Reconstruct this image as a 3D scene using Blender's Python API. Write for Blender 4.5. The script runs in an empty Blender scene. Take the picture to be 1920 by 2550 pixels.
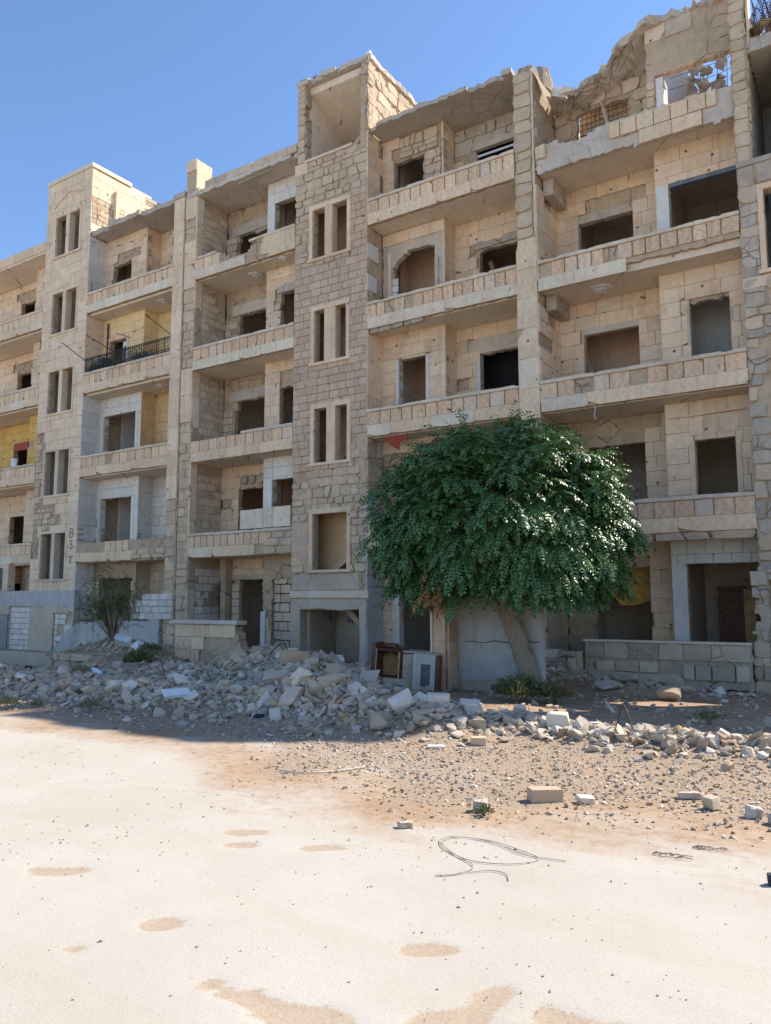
import bpy, math, random
import numpy as np
from mathutils import Vector, Matrix

random.seed(11); RNG = np.random.default_rng(11)
scene = bpy.context.scene
COL = scene.collection

# ------------------------------------------------------------------ camera
YAW, PITCH, ROLL = math.radians(33.15), math.radians(6.6), math.radians(-0.1)
HC = 1.65
cam_data = bpy.data.cameras.new('camera')
cam = bpy.data.objects.new('camera', cam_data); COL.objects.link(cam)
cam_data.sensor_fit = 'VERTICAL'; cam_data.sensor_height = 36.0
cam_data.lens = 1940.0 / 2550.0 * 36.0
cam_data.clip_start = 0.05; cam_data.clip_end = 2000
fw = Vector((-math.sin(YAW)*math.cos(PITCH), math.cos(YAW)*math.cos(PITCH), math.sin(PITCH)))
rt0 = Vector((math.cos(YAW), math.sin(YAW), 0)); up0 = rt0.cross(fw)
rt = rt0*math.cos(ROLL) + up0*math.sin(ROLL); up = -rt0*math.sin(ROLL) + up0*math.cos(ROLL)
M = Matrix((rt, up, -fw)).transposed().to_4x4(); M.translation = Vector((0, 0, HC))
cam.matrix_world = M
scene.camera = cam

# ------------------------------------------------------------------ sky, sun, exposure
SUN_DIR = Vector((0.60, 0.75, 1.0)).normalized()          # towards the sun
ELEV = math.asin(SUN_DIR.z); AZ = math.atan2(SUN_DIR.x, SUN_DIR.y)
world = bpy.data.worlds.new('World'); scene.world = world; world.use_nodes = True
wn = world.node_tree.nodes; wl = world.node_tree.links
bg = wn['Background']; sky = wn.new('ShaderNodeTexSky'); sky.sky_type = 'NISHITA'
sky.sun_disc = False; sky.sun_elevation = ELEV; sky.sun_rotation = AZ
sky.altitude = 900; sky.air_density = 1.0; sky.dust_density = 0.25; sky.ozone_density = 5.0
wl.new(sky.outputs[0], bg.inputs[0]); bg.inputs[1].default_value = 0.14
sun_data = bpy.data.lights.new('sun', 'SUN'); sun = bpy.data.objects.new('sun', sun_data); COL.objects.link(sun)
sun_data.energy = 4.6; sun_data.angle = math.radians(0.53); sun_data.color = (1.0, 0.93, 0.82)
sun.rotation_euler = SUN_DIR.to_track_quat('Z', 'Y').to_euler(); sun.location = (10, 10, 40)
vs = scene.view_settings
vs.view_transform = 'Standard'; vs.look = 'None'; vs.exposure = 0.85; vs.gamma = 1.0; vs.use_curve_mapping = False

# ------------------------------------------------------------------ numeric noise
def _h(ix, iy, seed):
    n = np.sin(ix*127.1 + iy*311.7 + seed*74.7)*43758.5453
    return n - np.floor(n)
def vn(x, y, seed=0):
    x = np.asarray(x, float); y = np.asarray(y, float)
    ix, iy = np.floor(x), np.floor(y); fx, fy = x-ix, y-iy
    fx = fx*fx*(3-2*fx); fy = fy*fy*(3-2*fy)
    a = _h(ix, iy, seed); b = _h(ix+1, iy, seed); c = _h(ix, iy+1, seed); d = _h(ix+1, iy+1, seed)
    return (a*(1-fx)+b*fx)*(1-fy) + (c*(1-fx)+d*fx)*fy
def fbm(x, y, seed=0, o=4):
    s = 0; a = .5
    for i in range(o):
        s = s + a*vn(np.asarray(x)*2**i, np.asarray(y)*2**i, seed+i*3.1); a *= .5
    return s - .47
def sstep(a, b, x):
    t = np.clip((np.asarray(x, float)-a)/(b-a), 0, 1); return t*t*(3-2*t)

# ------------------------------------------------------------------ materials
MATS = {}
def nodes_of(name):
    m = bpy.data.materials.new(name); m.use_nodes = True
    nt = m.node_tree; b = nt.nodes['Principled BSDF']
    return m, nt, b
def N(nt, t, **kw):
    n = nt.nodes.new(t)
    for k, v in kw.items():
        if k.startswith('i_'):
            n.inputs[int(k[2:]) if k[2:].isdigit() else k[2:].replace('_', ' ')].default_value = v
        else: setattr(n, k, v)
    return n
def ramp(nt, fac, stops):
    r = nt.nodes.new('ShaderNodeValToRGB'); e = r.color_ramp.elements
    e[0].position, e[0].color = stops[0][0], (*stops[0][1], 1)
    e[1].position, e[1].color = stops[-1][0], (*stops[-1][1], 1)
    for p, c in stops[1:-1]:
        q = e.new(p); q.color = (*c, 1)
    nt.links.new(fac, r.inputs[0]); return r.outputs[0]
def mix(nt, f, a, b, mode='MIX'):
    n = nt.nodes.new('ShaderNodeMix'); n.data_type = 'RGBA'; n.blend_type = mode
    for s, v in ((0, f), (6, a), (7, b)):
        if isinstance(v, (int, float)): n.inputs[s].default_value = v
        elif isinstance(v, tuple): n.inputs[s].default_value = (*v, 1)
        else: nt.links.new(v, n.inputs[s])
    return n.outputs[2]
def mathn(nt, op, a, b=None, clamp=False):
    n = nt.nodes.new('ShaderNodeMath'); n.operation = op; n.use_clamp = clamp
    for s, v in ((0, a), (1, b)):
        if v is None: continue
        if isinstance(v, (int, float)): n.inputs[s].default_value = v
        else: nt.links.new(v, n.inputs[s])
    return n.outputs[0]
def mapr(nt, v, a, b, c, d):
    n = nt.nodes.new('ShaderNodeMapRange'); nt.links.new(v, n.inputs[0])
    for i, k in enumerate((a, b, c, d)): n.inputs[i+1].default_value = k
    return n.outputs[0]
def coords(nt, scale=(1, 1, 1)):
    tc = nt.nodes.new('ShaderNodeTexCoord'); mp = nt.nodes.new('ShaderNodeMapping')
    mp.inputs['Scale'].default_value = scale; nt.links.new(tc.outputs['Object'], mp.inputs[0]); return mp.outputs[0]
def noise_(nt, vec, sc, det=5, rough=.6):
    n = N(nt, 'ShaderNodeTexNoise', i_Scale=sc, i_Detail=det, i_Roughness=rough); nt.links.new(vec, n.inputs['Vector']); return n.outputs['Fac']
def voro(nt, vec, sc, feature='F1'):
    n = N(nt, 'ShaderNodeTexVoronoi', i_Scale=sc, feature=feature); nt.links.new(vec, n.inputs['Vector']); return n
def bumpn(nt, b, h, strength, dist):
    n = N(nt, 'ShaderNodeBump', i_Strength=strength, i_Distance=dist)
    nt.links.new(h, n.inputs['Height']); nt.links.new(n.outputs[0], b.inputs['Normal'])
def stone(name, c, c2=None, rnd=.22, grime=.35, pits=.0, bump=.35, bdist=.012, cracks=0., rough=.9, vein=0., fine=22, hue=.0):
    """weathered mineral surface: two tones by noise, piece-to-piece variation, streak grime, pits, hairline cracks"""
    m, nt, b = nodes_of(name); v = coords(nt)
    c2 = c2 or tuple(x*.72 for x in c)
    n1 = noise_(nt, v, 1.1, 6, .65); n2 = noise_(nt, v, fine, 4, .7); n3 = noise_(nt, v, 5.5, 5, .6)
    col = mix(nt, mapr(nt, n1, .35, .68, 0, 1), c, c2)
    col = mix(nt, mapr(nt, n3, .42, .7, 0, .45), col, tuple(min(1, x*1.22) for x in c))
    if vein:
        vv = coords(nt, (1.2, 1.2, 6.5)); w = N(nt, 'ShaderNodeTexWave', i_Scale=1.3, i_Distortion=9.0, i_Detail=3.0); nt.links.new(vv, w.inputs['Vector'])
        oi = nt.nodes.new('ShaderNodeObjectInfo'); 
        col = mix(nt, mapr(nt, w.outputs['Fac'], .3, .9, 0, vein), col, (c2[0]*.8, c2[1]*.68, c2[2]*.55))
    # streaks
    sv = coords(nt, (3.2, 3.2, .35)); st = noise_(nt, sv, 1.6, 5, .7)
    col = mix(nt, mapr(nt, st, .52, .78, 0, grime), col, (c[0]*.42, c[1]*.38, c[2]*.34))
    # fine speckle
    col = mix(nt, mapr(nt, n2, .5, .75, 0, .3), col, tuple(x*.62 for x in c))
    oi = nt.nodes.new('ShaderNodeObjectInfo')
    g = mapr(nt, oi.outputs['Random'], 0, 1, 1-rnd, 1+rnd*.6)
    gc = nt.nodes.new('ShaderNodeCombineColor')
    for i in range(3): nt.links.new(g, gc.inputs[i])
    col = mix(nt, 1.0, col, gc.outputs[0], 'MULTIPLY')
    if hue:
        r2 = mathn(nt, 'FRACT', mathn(nt, 'MULTIPLY', oi.outputs['Random'], 13.7))
        col = mix(nt, mapr(nt, r2, .45, 1, 0, hue), col, (c[0]*1.0, c[1]*.74, c[2]*.58))
        r3 = mathn(nt, 'FRACT', mathn(nt, 'MULTIPLY', oi.outputs['Random'], 57.3))
        col = mix(nt, mapr(nt, r3, .72, 1, 0, min(.75, hue*1.6)), col, (.66, .61, .54))
    h = mathn(nt, 'ADD', mathn(nt, 'MULTIPLY', n2, .5), n3)
    if cracks:
        vc = voro(nt, v, 2.2, 'DISTANCE_TO_EDGE'); nv = N(nt, 'ShaderNodeTexNoise', i_Scale=2.4, i_Detail=5.)
        nt.links.new(v, nv.inputs['Vector'])
        mx = nt.nodes.new('ShaderNodeMix'); mx.data_type = 'VECTOR'; mx.inputs[0].default_value = .16
        nt.links.new(v, mx.inputs[4]); nt.links.new(nv.outputs['Color'], mx.inputs[5]); nt.links.new(mx.outputs[1], vc.inputs['Vector'])
        cr = mapr(nt, vc.outputs['Distance'], .0, .03, 1, 0)
        gate = mapr(nt, noise_(nt, v, .9, 3), .46, .6, 0, 1)
        cr = mathn(nt, 'MULTIPLY', cr, gate)
        col = mix(nt, mathn(nt, 'MULTIPLY', cr, cracks), col, tuple(x*.28 for x in c))
        h = mathn(nt, 'SUBTRACT', h, mathn(nt, 'MULTIPLY', cr, 1.2))
    if pits:
        sx = nt.nodes.new('ShaderNodeSeparateXYZ'); nt.links.new(v, sx.inputs[0]); cb = nt.nodes.new('ShaderNodeCombineXYZ')
        nt.links.new(mathn(nt, 'ADD', sx.outputs[0], mathn(nt, 'MULTIPLY', sx.outputs[1], .83)), cb.inputs[0]); nt.links.new(sx.outputs[2], cb.inputs[1])
        vp = N(nt, 'ShaderNodeTexVoronoi', i_Scale=1.45, voronoi_dimensions='2D'); nt.links.new(cb.outputs[0], vp.inputs['Vector'])
        wv = mathn(nt, 'ADD', vp.outputs['Distance'], mathn(nt, 'MULTIPLY', mathn(nt, 'SUBTRACT', n2, .5), .05))
        pt = mapr(nt, wv, .035, .065, 1, 0)
        gp = mapr(nt, noise_(nt, v, 1.3, 2), .46, .54, 0, 1); pt = mathn(nt, 'MULTIPLY', pt, gp)
        col = mix(nt, mathn(nt, 'MULTIPLY', pt, pits), col, (.05, .042, .036))
        h = mathn(nt, 'SUBTRACT', h, mathn(nt, 'MULTIPLY', pt, 2.5))
    nt.links.new(col, b.inputs['Base Color']); b.inputs['Roughness'].default_value = rough
    b.inputs['Specular IOR Level'].default_value = .25
    bumpn(nt, b, h, bump, bdist); MATS[name] = m; return m

stone('tile', (.80, .60, .41), (.64, .455, .295), rnd=.10, grime=.48, pits=.9, bump=.3, hue=.16)
stone('tower_plaster', (.81, .63, .44), (.66, .48, .315), rnd=.07, grime=.45, pits=.9, bump=.35)
stone('panel', (.75, .545, .37), (.66, .46, .30), rnd=.13, grime=.45, pits=.5, bump=.3, vein=.5, hue=.25)
stone('panel_pale', (.79, .60, .40), (.72, .51, .325), rnd=.10, grime=.45, pits=.5, bump=.3, vein=.25)
stone('band', (.78, .60, .41), (.70, .50, .325), rnd=.10, grime=.45, pits=.6, bump=.3, vein=.25)
stone('band_white', (.77, .65, .49), (.66, .53, .38), rnd=.1, grime=.45, pits=.4, bump=.3, vein=.15)
stone('cap', (.70, .58, .44), (.58, .46, .34), rnd=.15, grime=.4, bump=.5)
stone('core', (.54, .405, .275), (.41, .30, .195), rnd=.1, grime=.3, bump=.9, bdist=.05, cracks=.35, fine=16)
stone('rubble_stone', (.60, .46, .315), (.50, .37, .245), rnd=.13, grime=.25, bump=.7, bdist=.03, fine=18)
stone('rough_grey', (.55, .455, .35), (.41, .325, .245), rnd=.2, grime=.3, bump=.9, bdist=.04, cracks=.3)
stone('facing', (.60, .435, .305), (.51, .36, .245), rnd=.11, grime=.22, bump=.5, bdist=.02, fine=14, vein=.25, hue=.12)
stone('ceiling', (.76, .625, .475), (.66, .53, .395), rnd=.08, grime=.1, pits=.7, bump=.3, cracks=.1)
stone('white_tile', (.72, .67, .60), (.65, .595, .52), rnd=.07, grime=.15, pits=.4, bump=.12, rough=.5)
stone('plaster_white', (.68, .63, .57), (.60, .545, .48), rnd=.08, grime=.3, pits=.4, bump=.3)
stone('plaster_grey', (.52, .495, .46), (.43, .405, .37), rnd=.06, grime=.6, pits=.3, bump=.35)
stone('plaster_beige', (.56, .455, .345), (.46, .365, .27), rnd=.08, grime=.3, bump=.35, cracks=.3)
stone('plaster_cream', (.84, .62, .34), (.76, .53, .27), rnd=.05, grime=.25, bump=.3)
stone('plaster_tan', (.70, .48, .26), (.60, .39, .19), rnd=.05, grime=.3, bump=.3)
stone('plaster_yellow', (.70, .45, .15), (.60, .36, .10), rnd=.06, grime=.35, bump=.3)
stone('block', (.72, .655, .58), (.61, .545, .47), rnd=.14, grime=.15, bump=.6, bdist=.02, fine=30)
stone('block_tan', (.62, .49, .36), (.52, .40, .285), rnd=.18, grime=.2, bump=.6, bdist=.02, fine=30)
stone('room', (.72, .61, .50), (.60, .49, .39), rnd=.1, grime=.4, pits=.6, bump=.3, cracks=.3)
stone('room_brown', (.64, .43, .30), (.54, .35, .235), rnd=.1, grime=.4, bump=.3)
stone('concrete', (.58, .495, .40), (.47, .39, .305), rnd=.15, grime=.3, bump=.7, bdist=.025, cracks=.3)
stone('chunk', (.53, .435, .325), (.43, .345, .25), rnd=.30, grime=.1, bump=.6, bdist=.02, fine=30)
stone('chunk_sand', (.59, .44, .30), (.49, .35, .23), rnd=.25, grime=.1, bump=.6, bdist=.02, fine=30)
stone('chunk_white', (.67, .595, .495), (.57, .49, .395), rnd=.15, grime=.1, bump=.4, bdist=.015, fine=30)
stone('dirt_patch', (.50, .40, .30), (.43, .33, .235), rnd=.1, grime=0, bump=.6, bdist=.02, fine=60)

stone('pier_stone', (.72, .49, .33), (.54, .345, .22), rnd=.2, grime=.5, bump=.6, bdist=.03, cracks=.3)

def plain(name, c, rough=.6, metal=0., nz=.25, sc=14, bump=.15):
    m, nt, b = nodes_of(name); v = coords(nt); n = noise_(nt, v, sc, 5, .65)
    oi = nt.nodes.new('ShaderNodeObjectInfo')
    col = mix(nt, mapr(nt, n, .4, .7, 0, 1), c, tuple(x*(1-nz*1.6) for x in c))
    nt.links.new(col, b.inputs['Base Color']); b.inputs['Roughness'].default_value = rough; b.inputs['Metallic'].default_value = metal
    bumpn(nt, b, n, bump, .01); MATS[name] = m; return m
plain('iron', (.035, .032, .03), .6, .4)
plain('rust', (.12, .06, .035), .85, .2, .4)
plain('wood_dark', (.20, .085, .045), .6, 0, .35, 9)
plain('wood_yellow', (.80, .48, .11), .65, 0, .35, 9)
plain('wood_pale', (.58, .42, .29), .7, 0, .25, 6)
plain('wood_tan', (.62, .36, .16), .7, 0, .3, 5)
plain('metal_grey', (.20, .21, .22), .5, .3, .3, 8)
plain('white_plastic', (.75, .75, .74), .5, 0, .08)
plain('red_paint', (.42, .075, .05), .8, 0, .3, 8)
plain('blue_cloth', (.035, .05, .13), .9, 0, .4, 20)
plain('dark_cloth', (.03, .032, .045), .9, 0, .4, 20)
plain('black_paint', (.02, .018, .016), .9, 0, .3)
plain('wire_grey', (.44, .39, .33), .6, .2, .2)
plain('glass_dark', (.05, .06, .075), .12, 0, .1)
plain('soot_and_shade', (.02, .018, .017), .95, 0, .4, 5)  # black for soot, cracks and the shade painted into deep rooms

def leafmat(name, c, c2, rough=.33, spec=.5, sc=2.2, trans=.12):
    m, nt, b = nodes_of(name); v = coords(nt)
    n = noise_(nt, v, sc, 4, .6); n2 = noise_(nt, v, 23, 2, .5)
    col = mix(nt, mapr(nt, n, .35, .68, 0, 1), c, c2)
    col = mix(nt, mapr(nt, n2, .45, .75, 0, .5), col, tuple(min(1, x*1.7) for x in c2))
    nt.links.new(col, b.inputs['Base Color']); b.inputs['Roughness'].default_value = rough
    b.inputs['Specular IOR Level'].default_value = spec
    tr = N(nt, 'ShaderNodeBsdfTranslucent'); nt.links.new(col, tr.inputs[0])
    ms = N(nt, 'ShaderNodeMixShader'); ms.inputs[0].default_value = trans
    nt.links.new(b.outputs[0], ms.inputs[1]); nt.links.new(tr.outputs[0], ms.inputs[2])
    nt.links.new(ms.outputs[0], nt.nodes['Material Output'].inputs[0]); MATS[name] = m
leafmat('leaf', (.050, .116, .032), (.084, .168, .042), .38, .6)
leafmat('leaf_bush', (.085, .11, .045), (.14, .15, .055), .5, .4)
leafmat('leaf_dry', (.13, .11, .045), (.20, .155, .06), .7, .2)
leafmat('leaf_orange', (.34, .13, .05), (.40, .17, .07), .8, .1)
leafmat('weed', (.12, .14, .06), (.18, .18, .08), .7, .2)
def barkmat():
    m, nt, b = nodes_of('bark'); v = coords(nt, (9, 9, 1.6)); n = noise_(nt, v, 2.2, 6, .7); w = coords(nt); n2 = noise_(nt, w, 1.4, 3)
    col = mix(nt, mapr(nt, n, .35, .65, 0, 1), (.15, .095, .062), (.36, .255, .175))
    col = mix(nt, mapr(nt, n2, .45, .62, 0, .6), col, (.44, .355, .27))
    nt.links.new(col, b.inputs['Base Color']); b.inputs['Roughness'].default_value = .95
    bumpn(nt, b, n, 1.0, .05); MATS['bark'] = m
barkmat()

# ------------------------------------------------------------------ mesh helpers
def tag(o, label=None, cat=None, group=None, kind=None):
    if label: o['label'] = label
    if cat: o['category'] = cat
    if group: o['group'] = group
    if kind: o['kind'] = kind
    return o
def ob(name, v, f, mat, parent=None, smooth=False, loc=None):
    me = bpy.data.meshes.new(name); me.from_pydata([tuple(p) for p in v] if not isinstance(v, np.ndarray) else v.tolist(), [], f if not isinstance(f, np.ndarray) else f.tolist())
    me.update()
    if smooth: me.polygons.foreach_set('use_smooth', [True]*len(me.polygons))
    if isinstance(mat, str): mat = MATS[mat]
    me.materials.append(mat)
    o = bpy.data.objects.new(name, me); COL.objects.link(o)
    if loc is not None: o.location = loc
    if parent is not None:
        o.parent = parent
        o.matrix_parent_inverse = parent_inv(parent)
    return o
_PI = {}
def parent_inv(p):
    k = p.name
    if k not in _PI:
        m = Matrix.Translation(p.location) if p.parent is None else Matrix()
        _PI[k] = m.inverted()
    return _PI[k]
def empty(name, loc, label=None, cat=None, group=None):
    o = bpy.data.objects.new(name, None); COL.objects.link(o); o.location = loc; o.empty_display_size = .3
    return tag(o, label, cat, group)

class MB:
    def __init__(s): s.v = []; s.f = []
    def hexa(s, p):      # 8 points: bottom 4 ccw, top 4 ccw
        n = len(s.v); s.v += [tuple(q) for q in p]
        s.f += [(n+3, n+2, n+1, n), (n+4, n+5, n+6, n+7), (n, n+1, n+5, n+4), (n+1, n+2, n+6, n+5), (n+2, n+3, n+7, n+6), (n+3, n, n+4, n+7)]; return s
    def box(s, x0, x1, y0, y1, z0, z1):
        return s.hexa([(x0, y0, z0), (x1, y0, z0), (x1, y1, z0), (x0, y1, z0), (x0, y0, z1), (x1, y0, z1), (x1, y1, z1), (x0, y1, z1)])
    def tube(s, pts, r, n=6, caps=True):
        pts = [Vector(p) for p in pts]; k0 = len(s.v)
        rr = r if isinstance(r, (list, tuple)) else [r]*len(pts)
        for i, p in enumerate(pts):
            d = (pts[min(i+1, len(pts)-1)] - pts[max(i-1, 0)]).normalized()
            a = d.orthogonal().normalized() if abs(d.z) > .9 else d.cross(Vector((0, 0, 1))).normalized()
            if i and a.dot(pa) < 0 and abs(d.z) <= .9: pass
            pa = a; b = d.cross(a)
            for j in range(n):
                t = 2*math.pi*j/n; s.v.append(tuple(p + (a*math.cos(t) + b*math.sin(t))*rr[i]))
        for i in range(len(pts)-1):
            for j in range(n):
                s.f.append((k0+i*n+j, k0+i*n+(j+1) % n, k0+(i+1)*n+(j+1) % n, k0+(i+1)*n+j))
        if caps:
            s.f.append(tuple(k0+j for j in range(n))[::-1]); s.f.append(tuple(k0+(len(pts)-1)*n+j for j in range(n)))
        return s
    def build(s, name, mat, parent=None, smooth=False): return ob(name, s.v, s.f, mat, parent, smooth)

# frames: F(y) is a wall facing the street (-Y), S(x) a wall facing +X, T(z) a floor facing up
def F(y): return lambda u, w, z: (u, y-w, z)
def S(x): return lambda u, w, z: (x+w, u, z)

def plate(name, parent, mat, fr, poly, w0, w1, bev=.006, tilt=0.):
    """thin bevelled slab with an arbitrary outline in a wall frame"""
    n = len(poly); cu = sum(p[0] for p in poly)/n; cz = sum(p[1] for p in poly)/n
    v = []; R = max(.02, min(max(p[0] for p in poly)-min(p[0] for p in poly), max(p[1] for p in poly)-min(p[1] for p in poly))/2)
    k = 1-bev/R; tu = random.uniform(-tilt, tilt); tz = random.uniform(-tilt, tilt)
    for (u, z) in poly: v.append(fr(u, w0, z))
    for (u, z) in poly: v.append(fr(u, w1-bev + tu*(u-cu)+tz*(z-cz), z))
    for (u, z) in poly: v.append(fr(cu+(u-cu)*k, w1 + tu*(u-cu)+tz*(z-cz), cz+(z-cz)*k))
    f = []
    for i in range(n):
        j = (i+1) % n; f += [(i, j, n+j, n+i), (n+i, n+j, 2*n+j, 2*n+i)]
    f.append(tuple(range(2*n, 3*n)))
    return ob(name, v, f, mat, parent)

def rect_sub(r, h):
    """r minus h, rectangles (u0,u1,z0,z1)"""
    if h[0] >= r[1] or h[1] <= r[0] or h[2] >= r[3] or h[3] <= r[2]: return [r]
    out = []
    if h[0] > r[0]: out.append((r[0], h[0], r[2], r[3]))
    if h[1] < r[1]: out.append((h[1], r[1], r[2], r[3]))
    a, b = max(r[0], h[0]), min(r[1], h[1])
    if h[2] > r[2]: out.append((a, b, r[2], h[2]))
    if h[3] < r[3]: out.append((a, b, h[3], r[3]))
    return out

def tiles(parent, name, mat, fr, u0, u1, z0, z1, rowh, wr, holes=(), keep=None, w1=.03, gap=.007, broken=.12, tilt=0., w0=-.02, bev=.006):
    nr = max(1, round((z1-z0)/rowh)); h = (z1-z0)/nr
    for r in range(nr):
        za, zb = z0+r*h, z0+(r+1)*h
        u = u0 - random.uniform(0, wr[0])*.75*(wr[1] > .2)*(u1-u0 > wr[0]*2.2)
        while u < u1-1e-4:
            w = random.uniform(*wr); a, b = max(u, u0), min(u+w, u1); u += w
            if u1-u < wr[0]*.4: b = u1; u = u1
            if b-a < .03: continue
            parts = [(a, b, za, zb)]
            for hh in holes:
                parts = [q for p in parts for q in rect_sub(p, hh)]
            for p in parts:
                if p[1]-p[0] < .07 or p[3]-p[2] < .06: continue
                cu, cz = (p[0]+p[1])/2, (p[2]+p[3])/2
                if keep and not keep(cu, cz): continue
                g = gap/2
                A, B, C, Dd = p[0]+g, p[1]-g, p[2]+g, p[3]-g
                poly = [(A, C), (B, C), (B, Dd), (A, Dd)]
                if random.random() < broken:
                    i = random.randrange(4); s = random.uniform(.06, .38)
                    q = poly[i]; pa = poly[i-1]; pb = poly[(i+1) % 4]
                    m1 = (q[0]+(pa[0]-q[0])*s, q[1]+(pa[1]-q[1])*s); s2 = random.uniform(.08, .45)
                    m2 = (q[0]+(pb[0]-q[0])*s2, q[1]+(pb[1]-q[1])*s2)
                    mid = ((m1[0]+m2[0])/2+random.uniform(-.02, .02), (m1[1]+m2[1])/2+random.uniform(-.02, .02))
                    poly = poly[:i]+[m1, mid, m2]+poly[i+1:]
                plate(name, parent, random.choice(mat) if isinstance(mat, (list, tuple)) else mat, fr, poly, w0, w1+random.uniform(-.004, .004), bev, tilt)

def stones(parent, name, mat, fr, u0, u1, z0, z1, size, holes=(), keep=None, proud=.05, gap=.016, jit=.2):
    """irregular rubble masonry: rows with wandering bed joints and slanting head joints, every stone its own many-sided piece"""
    zs = [z0]
    while zs[-1] < z1-.02:
        h = size[1]*random.uniform(.65, 1.4); zs.append(z1 if z1-(zs[-1]+h) < size[1]*.45 else zs[-1]+h)
    sd = random.random()*50; amp = size[1]*.20
    def bed(r, u): return zs[r] if r in (0, len(zs)-1) else zs[r]+amp*2.2*float(fbm(u*2.3/size[0]*.35+sd, r*7.7, 3, 3))
    for r in range(len(zs)-1):
        us = [u0]
        while us[-1] < u1-.02:
            w = size[0]*random.uniform(.5, 1.6); us.append(u1 if u1-(us[-1]+w) < size[0]*.45 else us[-1]+w)
        sl = [(random.uniform(-1, 1)*size[0]*.16, random.uniform(-1, 1)*size[0]*.16) if 0 < i < len(us)-1 else (0, 0) for i in range(len(us))]
        for i in range(len(us)-1):
            A, B = us[i], us[i+1]; cu, cz = (A+B)/2, (zs[r]+zs[r+1])/2
            if any(a-.02 < cu < b+.02 and c-.02 < cz < d+.02 for a, b, c, d in holes): continue
            if keep and not keep(cu, cz): continue
            ring = []
            for t in (0, .33, .67, 1): u = A+sl[i][0]+(B+sl[i+1][0]-A-sl[i][0])*t; ring.append((u, bed(r, u)))
            um = (B+sl[i+1][0]+B+sl[i+1][1])/2; ring.append((um+random.uniform(-.12, .12)*size[1], cz))
            for t in (1, .67, .33, 0): u = A+sl[i][1]+(B+sl[i+1][1]-A-sl[i][1])*t; ring.append((u, bed(r+1, u)))
            um = (A+sl[i][0]+A+sl[i][1])/2; ring.append((um+random.uniform(-.12, .12)*size[1], cz))
            for k in (0, 3, 5, 8):        # knocked-off corners
                q = random.uniform(.0, .16); ring[k] = (ring[k][0]+(cu-ring[k][0])*q, ring[k][1]+(cz-ring[k][1])*q)
            hw, hh2 = max(.03, (B-A)/2), max(.03, (zs[r+1]-zs[r])/2)
            gk = 1-gap/2/min(hw, hh2); ring = [(cu+(p[0]-cu)*gk, cz+(p[1]-cz)*gk) for p in ring]
            for hh in holes:
                ring = [((hh[0] if p[0] < (hh[0]+hh[1])/2 else hh[1]) if (hh[0] < p[0] < hh[1] and hh[2] < p[1] < hh[3]) else p[0], p[1]) for p in ring]
            n = len(ring); pr = proud*random.uniform(.1, .85); tu, tz = random.uniform(-.08, .08), random.uniform(-.10, .10)
            v = [fr(p[0], -.06, p[1]) for p in ring]
            v += [fr(p[0], pr*random.uniform(.3, .8), p[1]) for p in ring]
            v += [fr(cu+(p[0]-cu)*.88, pr*random.uniform(.65, 1.2)+tu*(p[0]-cu)+tz*(p[1]-cz), cz+(p[1]-cz)*.88) for p in ring]
            v.append(fr(cu+random.uniform(-.2, .2)*hw, pr*random.uniform(.85, 1.2), cz+random.uniform(-.2, .2)*hh2))
            f = []
            for q in range(n):
                q2 = (q+1) % n; f += [(q, q2, n+q2, n+q), (n+q, n+q2, 2*n+q2, 2*n+q), (2*n+q, 2*n+q2, 3*n)]
            ob(name, v, f, random.choice(mat) if isinstance(mat, (list, tuple)) else mat, parent)

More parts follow.
